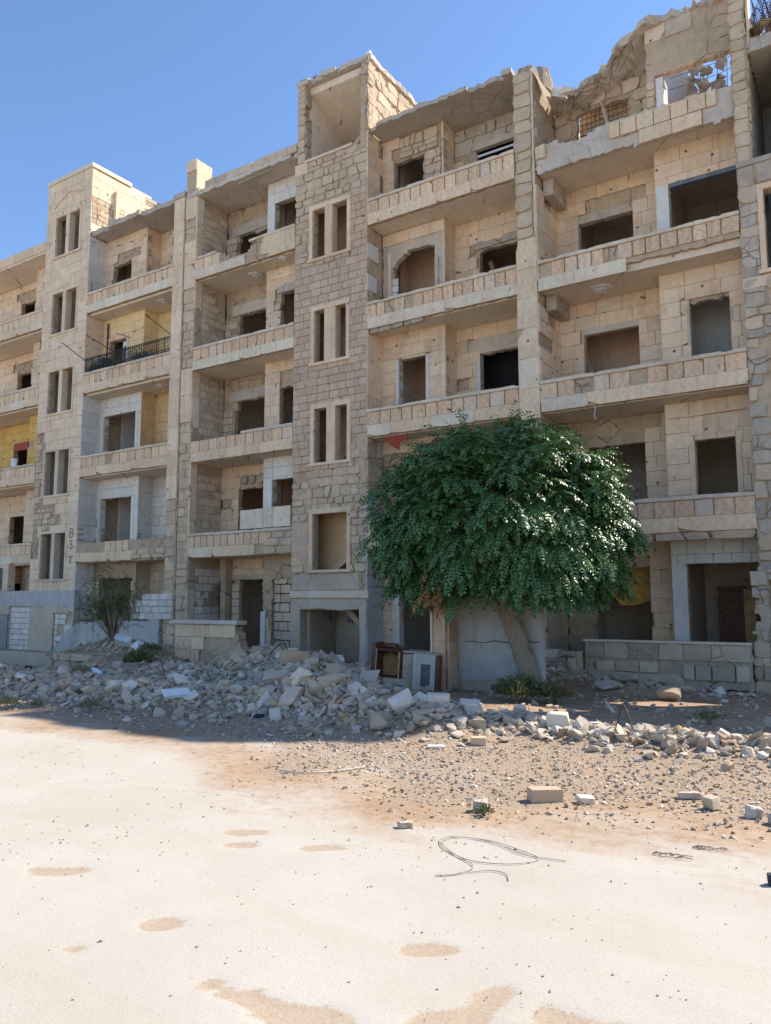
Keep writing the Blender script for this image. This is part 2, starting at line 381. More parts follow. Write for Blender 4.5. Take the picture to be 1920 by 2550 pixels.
def vwall(name, parent, mat, fr, u0, u1, z0, z1, t, holes=(), keep=None, cell=.13, jit=.012, rough=.0, seed=0., back=True, bias=.7):
    """wall with openings: a grid of cells with real thickness, uneven edges and a displaced face.
    holes: (u0,u1,z0,z1[,ragged])"""
    def lines(a, b, cuts):
        c = sorted({a, b, *[x for x in cuts if a < x < b]}); out = [a]
        for p, q in zip(c, c[1:]):
            n = max(1, int(round((q-p)/cell))); out += [p+(q-p)*i/n for i in range(1, n+1)]
        return np.array(out)
    us = lines(u0, u1, [x for h in holes for x in h[:2]]); zs = lines(z0, z1, [x for h in holes for x in h[2:4]])
    uc, zc = (us[1:]+us[:-1])/2, (zs[1:]+zs[:-1])/2
    U, Z = np.meshgrid(uc, zc, indexing='ij')
    k = np.ones(U.shape, bool)
    for h in holes:
        rg = h[4] if len(h) > 4 else 0
        if rg:
            d = fbm(U*1.7+seed, Z*1.7, 3, 3)*2.4*rg
            k &= ~((U > h[0]-d) & (U < h[1]+d) & (Z > h[2]-d) & (Z < h[3]+d))
        else: k &= ~((U > h[0]) & (U < h[1]) & (Z > h[2]) & (Z < h[3]))
    if keep is not None: k &= keep(U, Z)
    nu, nz = len(us), len(zs)
    VU, VZ = np.meshgrid(us, zs, indexing='ij')
    kp = np.zeros((nu+1, nz+1), bool); kp[1:-1, 1:-1] = k
    cnt = kp[:-1, :-1].astype(int)+kp[1:, :-1]+kp[:-1, 1:]+kp[1:, 1:]
    edge = (cnt > 0) & (cnt < 4)
    rng = np.random.default_rng(int(abs(u0*37+z0*91+seed*7)*10) % 99991)
    DU = rng.uniform(-1, 1, VU.shape)*jit*edge; DZ = rng.uniform(-1, 1, VU.shape)*jit*edge
    W = rough*(fbm(VU*2.6+seed, VZ*2.6, 5, 4)*2.2 + rng.uniform(-.25, .25, VU.shape)) if rough else np.zeros(VU.shape)
    W = W-rough*bias
    VU = VU+DU; VZ = VZ+DZ
    v = []; nv = nu*nz
    for w in (W, np.full(VU.shape, -t)):
        x, y, z = fr(VU, w, VZ)
        v.append(np.stack([np.broadcast_to(x, VU.shape).ravel(), np.broadcast_to(y, VU.shape).ravel(), np.broadcast_to(z, VU.shape).ravel()], 1))
    v = np.concatenate(v)
    idx = np.arange(nv).reshape(nu, nz); a = idx[:-1, :-1]; b = idx[1:, :-1]; c = idx[1:, 1:]; d = idx[:-1, 1:]
    f = [np.stack([a[k], b[k], c[k], d[k]], 1)]
    if back: f.append(np.stack([a[k], d[k], c[k], b[k]], 1)+nv)
    kk = kp
    for (m, p, q) in ((k & ~kk[:-2, 1:-1], a, d), (k & ~kk[2:, 1:-1], c, b), (k & ~kk[1:-1, :-2], b, a), (k & ~kk[1:-1, 2:], d, c)):
        f.append(np.stack([p[m], q[m], q[m]+nv, p[m]+nv], 1))
    f = np.concatenate(f)
    used = np.unique(f); rm = np.full(len(v), -1); rm[used] = np.arange(len(used))
    return ob(name, v[used], rm[f], mat, parent)

def hull(pts):
    import bmesh
    bm = bmesh.new()
    for p in pts: bm.verts.new(p)
    r = bmesh.ops.convex_hull(bm, input=bm.verts)
    junk = [g for g in r['geom_interior']+r['geom_unused'] if isinstance(g, bmesh.types.BMVert)]
    if junk: bmesh.ops.delete(bm, geom=list(set(junk)), context='VERTS')
    bm.verts.ensure_lookup_table(); bm.verts.index_update()
    v = [tuple(x.co) for x in bm.verts]; f = [tuple(x.index for x in fc.verts) for fc in bm.faces]
    bm.free(); return v, f

# ------------------------------------------------------------------ ground
D = 18.8                                     # street face of the buildings
def zr(k): return 4.05 + 3.33*(k-1)          # top of the balcony parapet of storey k
def fl(k): return zr(k)-.60 if k else -.08   # floor level
def ce(k): return zr(k+1)-.86                # ceiling level
def seg_d(x, y, pts):
    best = np.full(np.shape(x), 1e9)
    for (ax, ay), (bx, by) in zip(pts, pts[1:]):
        dx, dy = bx-ax, by-ay; t = np.clip(((x-ax)*dx+(y-ay)*dy)/(dx*dx+dy*dy), 0, 1)
        best = np.minimum(best, np.hypot(x-ax-t*dx, y-ay-t*dy))
    return best
BERM_L = [(-30, 10.2), (-20, 9.9), (-14, 9.2), (-10.8, 9.0), (-8.6, 9.4), (-7.0, 9.4)]
BERM_M = [(-7.2, 9.3), (-6.1, 8.95), (-5.0, 8.85)]
BERM_R = [(-4.3, 9.6), (-3.4, 9.35), (-2.2, 9.35), (-0.5, 9.6), (4, 10.2)]
HEAP = [(-10.9, 11.9), (-9.8, 12.2), (-9.2, 11.6)]
def base_z(x, y): return -.25*sstep(9, 18, y)
def rub_z(x, y):
    x = np.asarray(x, float); y = np.asarray(y, float)
    h = .27*np.exp(-(seg_d(x, y, BERM_L)/.85)**2) + .30*np.exp(-(seg_d(x, y, BERM_M)/.6)**2) + .14*np.exp(-(seg_d(x, y, BERM_R)/.5)**2)
    h = np.maximum(h, .60*np.exp(-(seg_d(x, y, HEAP)/1.25)**2))
    h = np.maximum(h, .42*np.exp(-(seg_d(x, y, [(-13.5, 10.6), (-11.5, 10.8)])/1.1)**2))
    h = np.maximum(h, .75*np.exp(-(np.hypot((x+19.9)/2.3, (y-15.7)/1.5))**2))       # soil on the terrace
    h = np.maximum(h, .55*np.exp(-(np.hypot((x+15.3)/1.6, (y-17.2)/1.0))**2))       # debris before the stair door
    h = np.maximum(h, .30*np.exp(-(np.hypot((x+11.5)/2.0, (y-16.5)/1.4))**2))
    h = np.maximum(h, .55*np.exp(-(np.hypot((x+6.85)/.7, (y-18.0)/1.3))**2))        # debris on the steps
    h = np.maximum(h, .25*np.exp(-(np.hypot((x+5.4)/1.6, (y-16.7)/.8))**2))
    return h
def gz(x, y):
    x = np.asarray(x, float); y = np.asarray(y, float)
    f = sstep(5.2, 7.5, y)
    return base_z(x, y) + rub_z(x, y) + .05*f*fbm(x*.9, y*.9, 9, 4) + .012*fbm(x*.35, y*.35, 2, 3)
def gzf(x, y): return float(gz(x, y))

def axis(lo, hi, step, far):
    mid = list(np.arange(lo, hi+1e-6, step)); a = [lo]; s = step
    while a[-1] > -far: s *= 1.5; a.append(a[-1]-s)
    b = [hi]; s = step
    while b[-1] < far: s *= 1.5; b.append(b[-1]+s)
    return np.array(a[:0:-1] + mid + b[1:])
gx = axis(-26, 6, .16, 500); gy = axis(0, 19.6, .16, 500)
gx = np.unique(np.round(np.concatenate([gx[(gx < -5.6) | (gx > -.4)], np.arange(-5.6, -.39, .04)]), 4))
gy = np.unique(np.round(np.concatenate([gy[(gy < 2.0) | (gy > 5.2)], np.arange(2.0, 5.21, .04)]), 4))
GX, GY = np.meshgrid(gx, gy, indexing='ij'); GZ = gz(GX, GY)
# worn-through patches where brown earth shows in the dust: ellipses and streaks
worn = np.zeros(GX.shape)
def pell(cx, cy, a, b_, ang, k=1.):
    global worn
    dx, dy = GX-cx, GY-cy; u = (dx*math.cos(ang)+dy*math.sin(ang))/a; w = (-dx*math.sin(ang)+dy*math.cos(ang))/b_
    worn = np.maximum(worn, k*sstep(1.22, .80, np.hypot(u, w)+.8*fbm(GX*9, GY*9, 5, 4)))
def ppoly(pts, r, k=1.):
    global worn
    for (p, q) in zip(pts, pts[1:]):
        n = max(1, int(math.hypot(q[0]-p[0], q[1]-p[1])/.08))
        for i in range(n+1):
            t = i/n; rr = p[2]+(q[2]-p[2])*t; d = np.hypot(GX-p[0]-(q[0]-p[0])*t, GY-p[1]-(q[1]-p[1])*t)
            worn = np.maximum(worn, k*sstep(rr+.03, rr-.03, d+.12*r*fbm(GX*6, GY*6, 8, 3)*4))
A33 = YAW
for q in ((-4.44, 3.12, .19, .075, A33+.25), (-4.55, 3.08, .10, .06, A33), (-3.30, 2.92, .10, .085, A33), (-4.06, 4.35, .15, .08, A33), (-3.87, 4.13, .11, .06, A33), (-3.38, 4.37, .14, .065, A33), (-2.0, 3.40, .15, .085, A33), (-3.42, 2.5, .05, .04, A33)): pell(*q)
for q in ((-5.9, 4.6, .6, .22, A33, .3), (-4.9, 4.75, .35, .2, A33, .3), (-3.6, 4.75, .5, .16, A33, .3)): pell(*q)
ppoly([(-2.72, 2.61, .02), (-2.5, 2.60, .045), (-2.28, 2.61, .07), (-2.08, 2.62, .09), (-1.9, 2.62, .11), (-1.7, 2.55, .14)], .5)
ppoly([(-1.55, 3.22, .02), (-1.56, 3.05, .05), (-1.6, 2.85, .13), (-1.5, 2.7, .2)], .5); ppoly([(-1.22, 3.14, .06), (-1.0, 3.12, .11), (-.85, 3.05, .12)], .5)
ppoly([(-5.11, 3.94, .012), (-3.22, 3.43, .012), (-2.05, 3.1, .012), (-1.62, 3.04, .012)], .1, .42)
for off in (0., 1.45):
    for q in range(26): ppoly([(-14+q*.55+off*.5, 3.3+q*.03+off, .10), (-14+(q+1)*.55+off*.5, 3.3+(q+1)*.03+off, .10)], .4, .14) if q < 25 else None
GZ = GZ-.008*worn
nx, ny = GX.shape; idx = np.arange(nx*ny).reshape(nx, ny)
gf = np.stack([idx[:-1, :-1].ravel(), idx[1:, :-1].ravel(), idx[1:, 1:].ravel(), idx[:-1, 1:].ravel()], 1)
# where earth and gravel lie over the pale dust of the road
EDGE = [(-40, 6.4), (-9.6, 6.5), (-7.8, 6.4), (-6.3, 6.3), (-5.2, 5.25), (-4.2, 5.5), (-3.2, 5.0), (-2.7, 5.1), (-2.4, 5.55), (-1.4, 5.75), (3, 5.8), (30, 6.4)]
ey = np.interp(GX, [p[0] for p in EDGE], [p[1] for p in EDGE])
wob = fbm(GX*1.1, GY*1.6, 21, 4)
earth = sstep(-.8, .8, GY-ey+wob*1.9)
tongue = np.exp(-(seg_d(GX, GY, [(-6.2, 7.2), (-4.4, 6.85), (-3.5, 6.9)])/.45)**2)
earth = earth*(1-.8*tongue)
gravel = sstep(.1, 1.3, GY-ey+wob*2)*sstep(-8.0, -4.6, GX+wob)*(1-sstep(9.7, 10.8, GY+wob)) + sstep(7.0, 7.6, GY+wob)*(1-sstep(-6, -4, GX))*(1-sstep(10, 12, GY))
earth = np.where(GY > 60, .6, earth)
mg, nt, b = nodes_of('ground_dust'); v = coords(nt)
at = N(nt, 'ShaderNodeAttribute', attribute_name='earth'); ag = N(nt, 'ShaderNodeAttribute', attribute_name='gravel')
n1 = noise_(nt, v, .8, 6, .62); n2 = noise_(nt, v, 9, 5, .7); n3 = noise_(nt, v, 70, 3, .7); n4 = noise_(nt, coords(nt, (.35, 1.3, 1)), 1.3, 5, .6)
dust = mix(nt, mapr(nt, n1, .38, .66, 0, 1), (.465, .425, .37), (.42, .375, .32))
dust = mix(nt, mapr(nt, n4, .5, .70, 0, .45), dust, (.41, .35, .28))
dust = mix(nt, mapr(nt, n3, .50, .72, 0, .6), dust, (.36, .305, .245))
dust = mix(nt, mapr(nt, n2, .52, .75, 0, .18), dust, (.5, .44, .37))
soil = mix(nt, mapr(nt, n1, .4, .62, 0, 1), (.34, .22, .135), (.43, .305, .20))
soil = mix(nt, mapr(nt, n2, .45, .7, 0, .7), soil, (.24, .165, .105))
soil = mix(nt, mapr(nt, n3, .5, .7, 0, .5), soil, (.38, .30, .225))
grv = mix(nt, mapr(nt, n3, .4, .65, 0, 1), (.24, .175, .125), (.43, .335, .245))
e2 = mapr(nt, mathn(nt, 'ADD', at.outputs['Fac'], mathn(nt, 'MULTIPLY', mathn(nt, 'SUBTRACT', n2, .5), 1.1)), .15, .95, 0, 1)
g2 = mapr(nt, mathn(nt, 'ADD', ag.outputs['Fac'], mathn(nt, 'MULTIPLY', mathn(nt, 'SUBTRACT', n2, .5), .8)), .35, .75, 0, .85)
aw = N(nt, 'ShaderNodeAttribute', attribute_name='worn')
w2 = mapr(nt, mathn(nt, 'ADD', aw.outputs['Fac'], mathn(nt, 'MULTIPLY', mathn(nt, 'SUBTRACT', n3, .5), .9)), .28, .72, 0, .8)
dust = mix(nt, w2, dust, mix(nt, mapr(nt, n3, .4, .7, 0, 1), (.40, .305, .215), (.31, .225, .15)))
col = mix(nt, g2, mix(nt, e2, dust, soil), grv)
nt.links.new(col, b.inputs['Base Color']); b.inputs['Roughness'].default_value = .95; b.inputs['Specular IOR Level'].default_value = .1
hh = mathn(nt, 'ADD', mathn(nt, 'MULTIPLY', n2, .7), mathn(nt, 'MULTIPLY', n3, .5)); bumpn(nt, b, hh, .38, .015)
gv = np.stack([GX.ravel(), GY.ravel(), GZ.ravel()], 1)
ground = ob('ground', gv, gf, mg, smooth=True); tag(ground, kind='structure')
for nm, arr in (('worn', worn), ('earth', earth), ('gravel', np.clip(gravel, 0, 1))):
    a_ = ground.data.attributes.new(nm, 'FLOAT', 'POINT'); a_.data.foreach_set('value', arr.ravel().astype(np.float32))

def ell(cx, cy, a, b, ang, n=9):
    return [(cx+a*math.cos(t)*math.cos(ang)-b*math.sin(t)*math.sin(ang), cy+a*math.cos(t)*math.sin(ang)+b*math.sin(t)*math.cos(ang)) for t in [2*math.pi*i/n for i in range(n)]]

# ------------------------------------------------------------------ building kit
NB, FB = .88, 1.58      # depths of the nearer and the deeper wall behind the balconies
def slab(b, x0, x1, z0, z1, y0=D+.17, y1=D+6.5, mat='ceiling', name='floor_slab'):
    return MB().box(x0, x1, y0, y1, z0, z1).build(name, mat, b)
def in_any(rs, u, z): return any(a <= u <= b_ and c <= z <= d for a, b_, c, d in rs)
def wall(b, fr, u0, u1, z0, z1, op=None, rag=0., bare=(), tile='tile', name='recessed_wall', rowh=.37, wr=(.45, .85), rough=.045, core='core', t=.2, extra=(), bricks=None, broken=.16):
    """one storey of wall: rough core with its opening, cladding slabs on it, bare zones where they fell"""
    holes = []
    if op: holes.append((*op, rag) if rag else op)
    holes += list(extra)
    w = vwall(name, b, core, fr, u0, u1, z0, z1, t, holes, rough=rough, jit=.022 if not rag else .035, seed=u0+z0, cell=.13 if not rag else .10)
    hr = [h[:4] for h in holes]
    if tile:
        def keep(u, z):
            if in_any(bare, u, z) or random.random() < .02: return False
            if rag and op and op[0]-rag*1.1 < u < op[1]+rag*1.1 and op[2]-rag < z < op[3]+rag*1.1: return False
            return True
        tiles(w, 'wall_tile', tile, fr, u0, u1, z0, z1, rowh, wr, hr, keep, broken=broken)
    if bricks:
        for bz in bricks:
            stones(w, 'masonry_stone', 'rubble_stone', fr, bz[0], bz[1], bz[2], bz[3], (.34, .24), hr, None, proud=.045, gap=.02)
    return w
def reveal(w, fr, op, wd=.07, mat='plaster_white', proud=.05, sides='LTR', depth=.22):
    """stone or plaster lining of an opening"""
    a, b_, c, d = op
    if 'L' in sides: plate('window_frame', w, mat, fr, [(a-wd, c), (a, c), (a, d), (a-wd, d)], -depth, proud)
    if 'R' in sides: plate('window_frame', w, mat, fr, [(b_, c), (b_+wd, c), (b_+wd, d), (b_, d)], -depth, proud)
    if 'T' in sides: plate('window_frame', w, mat, fr, [(a-wd, d), (b_+wd, d), (b_+wd, d+wd*1.3), (a-wd, d+wd*1.3)], -depth, proud+.004)
def parapet(b, x0, x1, k, panel='panel', band='band', mp=(), mbd=(), mc=(), cut=None, dz=0., pw=.40, whole=False, core='core', hband=.35):
    z = zr(k)+dz; fr = F(D+.035); zb = z-.84; pw = pw*random.uniform(.82, 1.2); loss = random.uniform(.0, .09)
    kp = None
    if cut is not None: kp = lambda U, Z: (Z < cut(U)[0]) & (Z > cut(U)[1])
    p = vwall('balcony_parapet', b, core, fr, x0, x1, zb+.012, z-.1, .13, (), kp, cell=.11, jit=.012 if cut is None else .03, rough=.02, seed=x0+k)
    zs = zb+hband
    x = x0; n = max(1, round((x1-x0)/pw)); st = (x1-x0)/n
    wds = [random.uniform(.85, 1.15) for _ in range(n)]; sc = (x1-x0)/sum(wds)
    for wd in wds:
        a, c = x, x+wd*sc; x = c; m = (a+c)/2
        if in_any([(q[0], q[1], -99, 99) for q in mp], m, 0) or random.random() < loss: continue
        mt = panel if isinstance(panel, str) else random.choice(panel)
        g = .016; t0 = zs+.004; t1 = z-.105
        poly = [(a+g, t0), (c-g, t0), (c-g, t1), (a+g, t1)]
        if random.random() < .25:
            q = random.uniform(.04, .13); q2 = random.uniform(.04, .16); poly = random.choice([[(a+g+q, t0), (c-g, t0), (c-g, t1), (a+g, t1), (a+g, t0+q2), (a+g+q*.7, t0+q2*.4)], [(a+g, t0), (c-g-q, t0), (c-g-q*.6, t0+q2*.5), (c-g, t0+q2), (c-g, t1), (a+g, t1)], [(a+g, t0), (c-g, t0), (c-g, t1-q2), (c-g-q*.5, t1-q2*.3), (c-g-q, t1), (a+g, t1)]])
        plate('parapet_panel', p, mt, fr, poly, -.015, .030+random.uniform(-.004, .004), .007)
    x = x0
    while x < x1-1e-3:
        wd = random.uniform(.7, 1.5); c = min(x+wd, x1)
        if x1-c < .4: c = x1
        a, x = x, c; m = (a+c)/2
        if in_any([(q[0], q[1], -99, 99) for q in mbd], m, 0): continue
        poly = [(a+.003, zb), (c-.003, zb), (c-.003, zs-.002), (a+.003, zs-.002)]
        if random.random() < .35:
            s = random.uniform(.1, .5); poly = [(a+.003, zb+random.uniform(.03, .12)), (a+(c-a)*s, zb), (c-.003, zb), (c-.003, zs-.002), (a+.003, zs-.002)]
        mt = band if isinstance(band, str) else random.choice(band)
        plate('beam_slab', p, mt, fr, poly, -.015, .038+random.uniform(-.003, .003), .006)
    x = x0
    while x < x1-1e-3:
        wd = random.uniform(.9, 1.6); c = min(x+wd, x1)
        if x1-c < .4: c = x1
        a, x = x, c; m = (a+c)/2
        if in_any([(q[0], q[1], -99, 99) for q in mc], m, 0): continue
        e = [random.uniform(-.008, .008) for _ in range(6)]
        poly = [(a+.003, z-.1), ((a+c)/2, z-.1+e[0]), (c-.003, z-.1)]; m_ = 7
        for q in range(m_+1): poly.append((c-.003-(c-a-.006)*q/m_+(random.uniform(-.03, .03) if 0 < q < m_ else 0), z-abs(random.gauss(0, .011))-(.035 if random.random() < .1 else 0)))
        plate('cap_stone', p, 'cap', fr, poly, -.17, .075, .012)
    return p
def rosette(b, x, y, z, r=.28):
    prof = [(r, 0), (r*1.0, -.02), (r*.86, -.05), (r*.74, -.035), (r*.55, -.05), (r*.40, -.085), (r*.22, -.07), (.02, -.09)]
    n = 22; v = []; f = []
    for q, (rr, dz) in enumerate(prof):
        for i in range(n):
            t = 2*math.pi*i/n; v.append((x+rr*math.cos(t)*(1+.04*math.cos(8*t)), y+rr*math.sin(t)*(1+.04*math.cos(8*t)), z+dz))
    for q in range(len(prof)-1):
        for i in range(n): f.append((q*n+i, q*n+(i+1) % n, (q+1)*n+(i+1) % n, (q+1)*n+i))
    f.append(tuple((len(prof)-1)*n+i for i in range(n)))
    ob('ceiling_rosette', v, f, 'plaster_white', b)
def Tf(z): return lambda u, w, y: (u, y, z+w)          # horizontal sheet facing up
def roof(b, x0, x1, ztop, t, seed, amp=.25, y1=D+6.5, name='roof_slab', mat='concrete', step=.02):
    def kp(U, Y): return Y > D-.02 + np.maximum(0, fbm(U*1.5+seed, U*0, 4, 4)*2*amp+step)
    return vwall(name, b, mat, Tf(ztop), x0, x1, D-.02, y1, t, (), kp, cell=.14, jit=.05, rough=.05, seed=seed)
def rooms(b, x0, x1, ks, yb=5.4, mats=None, parts=()):
    for k in ks:
        m = (mats or {}).get(k, 'room'); z0 = fl(k); z1 = ce(k) if k < 4 else 16.3
        mbk = MB().box(x0, x1, D+yb, D+yb+.2, z0, z1+.3)
        mbk.box(x0, x0+.15, D+FB+.3, D+yb-.01, z0, z1+.3); mbk.box(x1-.15, x1, D+FB+.3, D+yb-.01, z0, z1+.3)
        for px in parts: mbk.box(px-.07, px+.07, D+FB+.3, D+yb-.01, z0, z1+.3)
        mbk.build('room_wall', m, b)
def crumbs(b, name, mat, pts, s=(.05, .16)):
    """loose broken bits left lying on an edge"""
    for (x, y, z) in pts:
        r = random.uniform(*s); P_ = [(x+random.gauss(0, 1)*r*.5, y+random.gauss(0, 1)*r*.5, z+abs(random.gauss(0, 1))*r*.35) for _ in range(9)]
        v, f = hull(P_); ob(name, v, f, mat, b)

# ------------------------------------------------------------------ building A (left): bay, stair tower, bay
A = empty('apartment_building', (-28.2, D+3, -.3), 'leftmost five-storey stone apartment block with closed pale stair tower and occupied balcony', 'building', 'row of war-damaged apartment blocks')
AX0, T1L, T1R, AX1 = -37.0, -29.7, -26.7, -21.09
PA = -21.65
def tower_front(b, x0, x1, z0, z1, wins, tile_mat, keep, rowh, wr, rubble_keep, name='stair_tower', t=.26, keepcore=None, tl=True, gap=.008, ssize=(.34, .26)):
    fr = F(D+.03)
    w = vwall(name, b, 'core', fr, x0, x1, z0, z1, t, wins, keepcore, cell=.10, rough=.05, jit=.012, seed=x0, bias=.25)
    hr = [h[:4] for h in wins]
    if tl: tiles(w, 'facing_stone', tile_mat, fr, x0, x1, z0, z1, rowh, wr, hr, keep, gap=gap, broken=.06, bev=.008)
    if rubble_keep: stones(w, 'rubble_stone', 'rubble_stone', fr, x0, x1, z0, z1, ssize, [(a-.1, b_+.1, c-.08, d+.1) for a, b_, c, d in hr], rubble_keep, proud=.055, gap=.025)
    return w
def trim(w, fr, a, b_, c, d, wd=.10, mat='cap', sill=True, mid=None, pr=.055):
    for poly in ([(a-wd, c), (a, c), (a, d), (a-wd, d)], [(b_, c), (b_+wd, c), (b_+wd, d), (b_, d)], [(a-wd, d), (b_+wd, d), (b_+wd, d+wd*1.2), (a-wd, d+wd*1.2)]):
        plate('window_trim', w, mat, fr, poly, -.05, pr)
    if mid: plate('window_mullion', w, mat, fr, [(mid[0], c), (mid[1], c), (mid[1], d), (mid[0], d)], -.24, pr-.012)
    if sill: plate('window_sill', w, mat, fr, [(a-wd-.05, c-.09), (b_+wd+.05, c-.09), (b_+wd+.05, c), (a-wd-.05, c)], -.2, .09)
WT1 = []
for i in range(5):
    c = 2.58+3.40*i; d = c+1.83-.02*i
    WT1.append((-29.02, -27.40, c, d))
t1 = tower_front(A, T1L, T1R, 2.12, 19.55, WT1, 'tower_plaster',
    lambda u, z: not (in_any([(-29.8, -29.05, 5.0, 8.7), (-29.8, -28.2, 4.55, 5.45), (-29.8, -29.3, 3.3, 5)], u, z)), .44, (.5, 1.0),
    lambda u, z: in_any([(-29.8, -29.25, 5.0, 8.5), (-29.8, -28.3, 4.6, 5.4)], u, z))
f1 = F(D+.03)
for i, (a, b_, c, d) in enumerate(WT1):
    trim(t1, f1, a, b_, c, d, .09, 'tower_plaster' if i > 1 else 'cap', True, (-28.32, -28.10))
# pediment moulding over the top windows
for p, q in (((-29.15, 18.45), (-28.2, 18.95)), ((-28.2, 18.95), (-27.25, 18.75)), ((-27.25, 18.75), (-27.25, 18.6))):
    plate('moulding', t1, 'tower_plaster', f1, [(p[0], p[1]-.05), (q[0], q[1]-.05), (q[0], q[1]), (p[0], p[1])], .0, .075) if p[0] != q[0] else None
mb = MB(); mb.box(T1L+.27, T1R-.27, D+1.45, D+1.6, -.3, 19.5); mb.box(T1L, T1L+.25, D+.30, D+5.6, -.3, 19.5); mb.build('stair_wall', 'room', A)
for i in range(6):      # stair flights inside the tower
    MB().hexa([(T1L+.3, D+.6, 1.0+3.4*i), (T1R-.3, D+.6, 2.6+3.4*i), (T1R-.3, D+3.3, 2.6+3.4*i), (T1L+.3, D+3.3, 1.0+3.4*i), (T1L+.3, D+.6, 1.2+3.4*i), (T1R-.3, D+.6, 2.8+3.4*i), (T1R-.3, D+3.3, 2.8+3.4*i), (T1L+.3, D+3.3, 1.2+3.4*i)]).build('stair_flight', 'room', A)
# right side of the tower, sunlit above the roof
s1 = vwall('tower_side', A, 'core', S(T1R-.03), D+.29, D+5.6, -.3, 19.55, .22, (), lambda U, Z: ~((U > D+1.95) & (Z > 19.45-(U-D-1.95)*.05)), rough=.025, seed=4)
tiles(s1, 'facing_stone', 'tower_plaster', S(T1R-.03), D+.005, D+3.2, 16.75, 19.5, .40, (.6, 1.1), (), lambda u, z: not in_any([(D+.2, D+1.7, 17.1, 18.4)], u, z) and z < 19.5-(u-D-1.9)*.3, broken=.15, w1=.040)
stones(s1, 'rubble_stone', 'rubble_stone', S(T1R-.03), D+.3, D+1.8, 17.1, 18.4, (.4, .3), (), None, .05)
MB().box(T1R, T1R+.16, D+1.1, D+1.26, 17.2, 18.95).build('roof_pipe_shaft', 'tower_plaster', A)
mb = MB(); mb.box(T1L-.05, T1R+.06, D-.05, D+1.95, 19.55, 19.72); mb.build('tower_roof', 'cap', A)
MB().box(T1L+.1, T1R-.02, D+1.96, D+5.6, 19.35, 19.52).build('tower_roof', 'concrete', A)
# recess side walls (visible faces of the tower inside the right-hand balconies)
for k in range(0, 5):
    z0, z1 = fl(k), (ce(k) if k < 4 else 16.55)
    mt = {4: 'plaster_white', 3: 'tile', 2: 'plaster_white', 1: 'plaster_white', 0: 'white_tile'}[k]
    tiles(s1, 'wall_tile', mt, S(T1R-.03), D+.005, D+NB, max(z0, 1.0) if k == 0 else z0, z1, .6, (.5, .9), broken=.05, w1=.040)
# --- balcony bays of building A
zo = .06
for k in range(1, 5):
    parapet(A, AX0, T1L-.0, k, 'panel_pale', ['band', 'band_white'], dz=zo, pw=.42)
    slab(A, AX0, T1L, ce(k-1)+.02, ce(k-1)+.26)
parapet(A, T1R, PA, 4, ['panel_pale', 'panel'], ['band_white', 'band'], dz=zo); parapet(A, T1R, PA, 3, ['panel_pale', 'panel'], 'band', dz=zo)
parapet(A, T1R, PA, 2, ['panel_pale', 'panel'], 'band', dz=.02)
def cutA1(U): 
    top = zr(1)-.1 - .10*(fbm(U*2, U*0, 7, 3)+.3); return top, zr(1)-.83+.10*np.maximum(0, fbm(U*3, U*0, 8, 3)*3)
parapet(A, T1R, PA, 1, 'panel_pale', 'band', mp=[(-30, -24.8), (-23.6, -20)], mbd=[(-23.8, -20)], mc=[(-30, -20)], cut=cutA1)
stones(A, 'bed_stone', 'rubble_stone', F(D+.03), -23.55, PA-.05, zr(1)-.8, zr(1)-.45, (.5, .18), (), None, .04)
for k in range(0, 4): slab(A, T1R, AX1, ce(k), ce(k)+.25)
ra = roof(A, T1R, AX1, 16.82, .24, 3.3, .3); slab(A, AX0, T1L, 16.62, 16.85, D+.05, name='roof_slab')
tiles(A, 'eaves_slab', 'band', F(D+.05), AX0, T1L, 16.70, 17.12, .42, (.9, 1.6), w0=-.15, w1=.05)
crumbs(A, 'roof_debris', 'concrete', [(x, D+.25+random.uniform(0, .5), 16.84) for x in np.arange(T1R+.3, AX1, .22)], (.05, .2))
for k in range(5):
    z0, z1 = fl(k), (ce(k) if k < 4 else 16.6)
    # left bay: nearer wall against the tower, deeper wall with the door
    tm = 'plaster_yellow' if k == 2 else 'tile'
    wall(A, F(D+NB), -31.6, T1L, z0, z1, tile=tm)
    top = {4: 15.7, 3: 12.25, 2: 8.97, 1: 5.55, 0: 2.5}[k]
    w = wall(A, F(D+FB), AX0, -31.6, z0, z1, (-33.9, -32.8, z0+.02, top), rag=.05 if k in (3, 4) else 0, bare=[(-34.2, -32.5, top, top+.45)] if k > 2 else (), tile=tm)
    if k == 2:
        plate('shutter_box', w, 'red_paint', F(D+FB), [(-33.9, 8.62), (-32.8, 8.62), (-32.8, 8.97), (-33.9, 8.97)], -.1, .02)
    MB().box(-31.62, -31.42, D+NB+.2, D+FB, z0, z1).build('return_wall', 'tile', A)
rooms(A, AX0, T1L, range(0, 5))
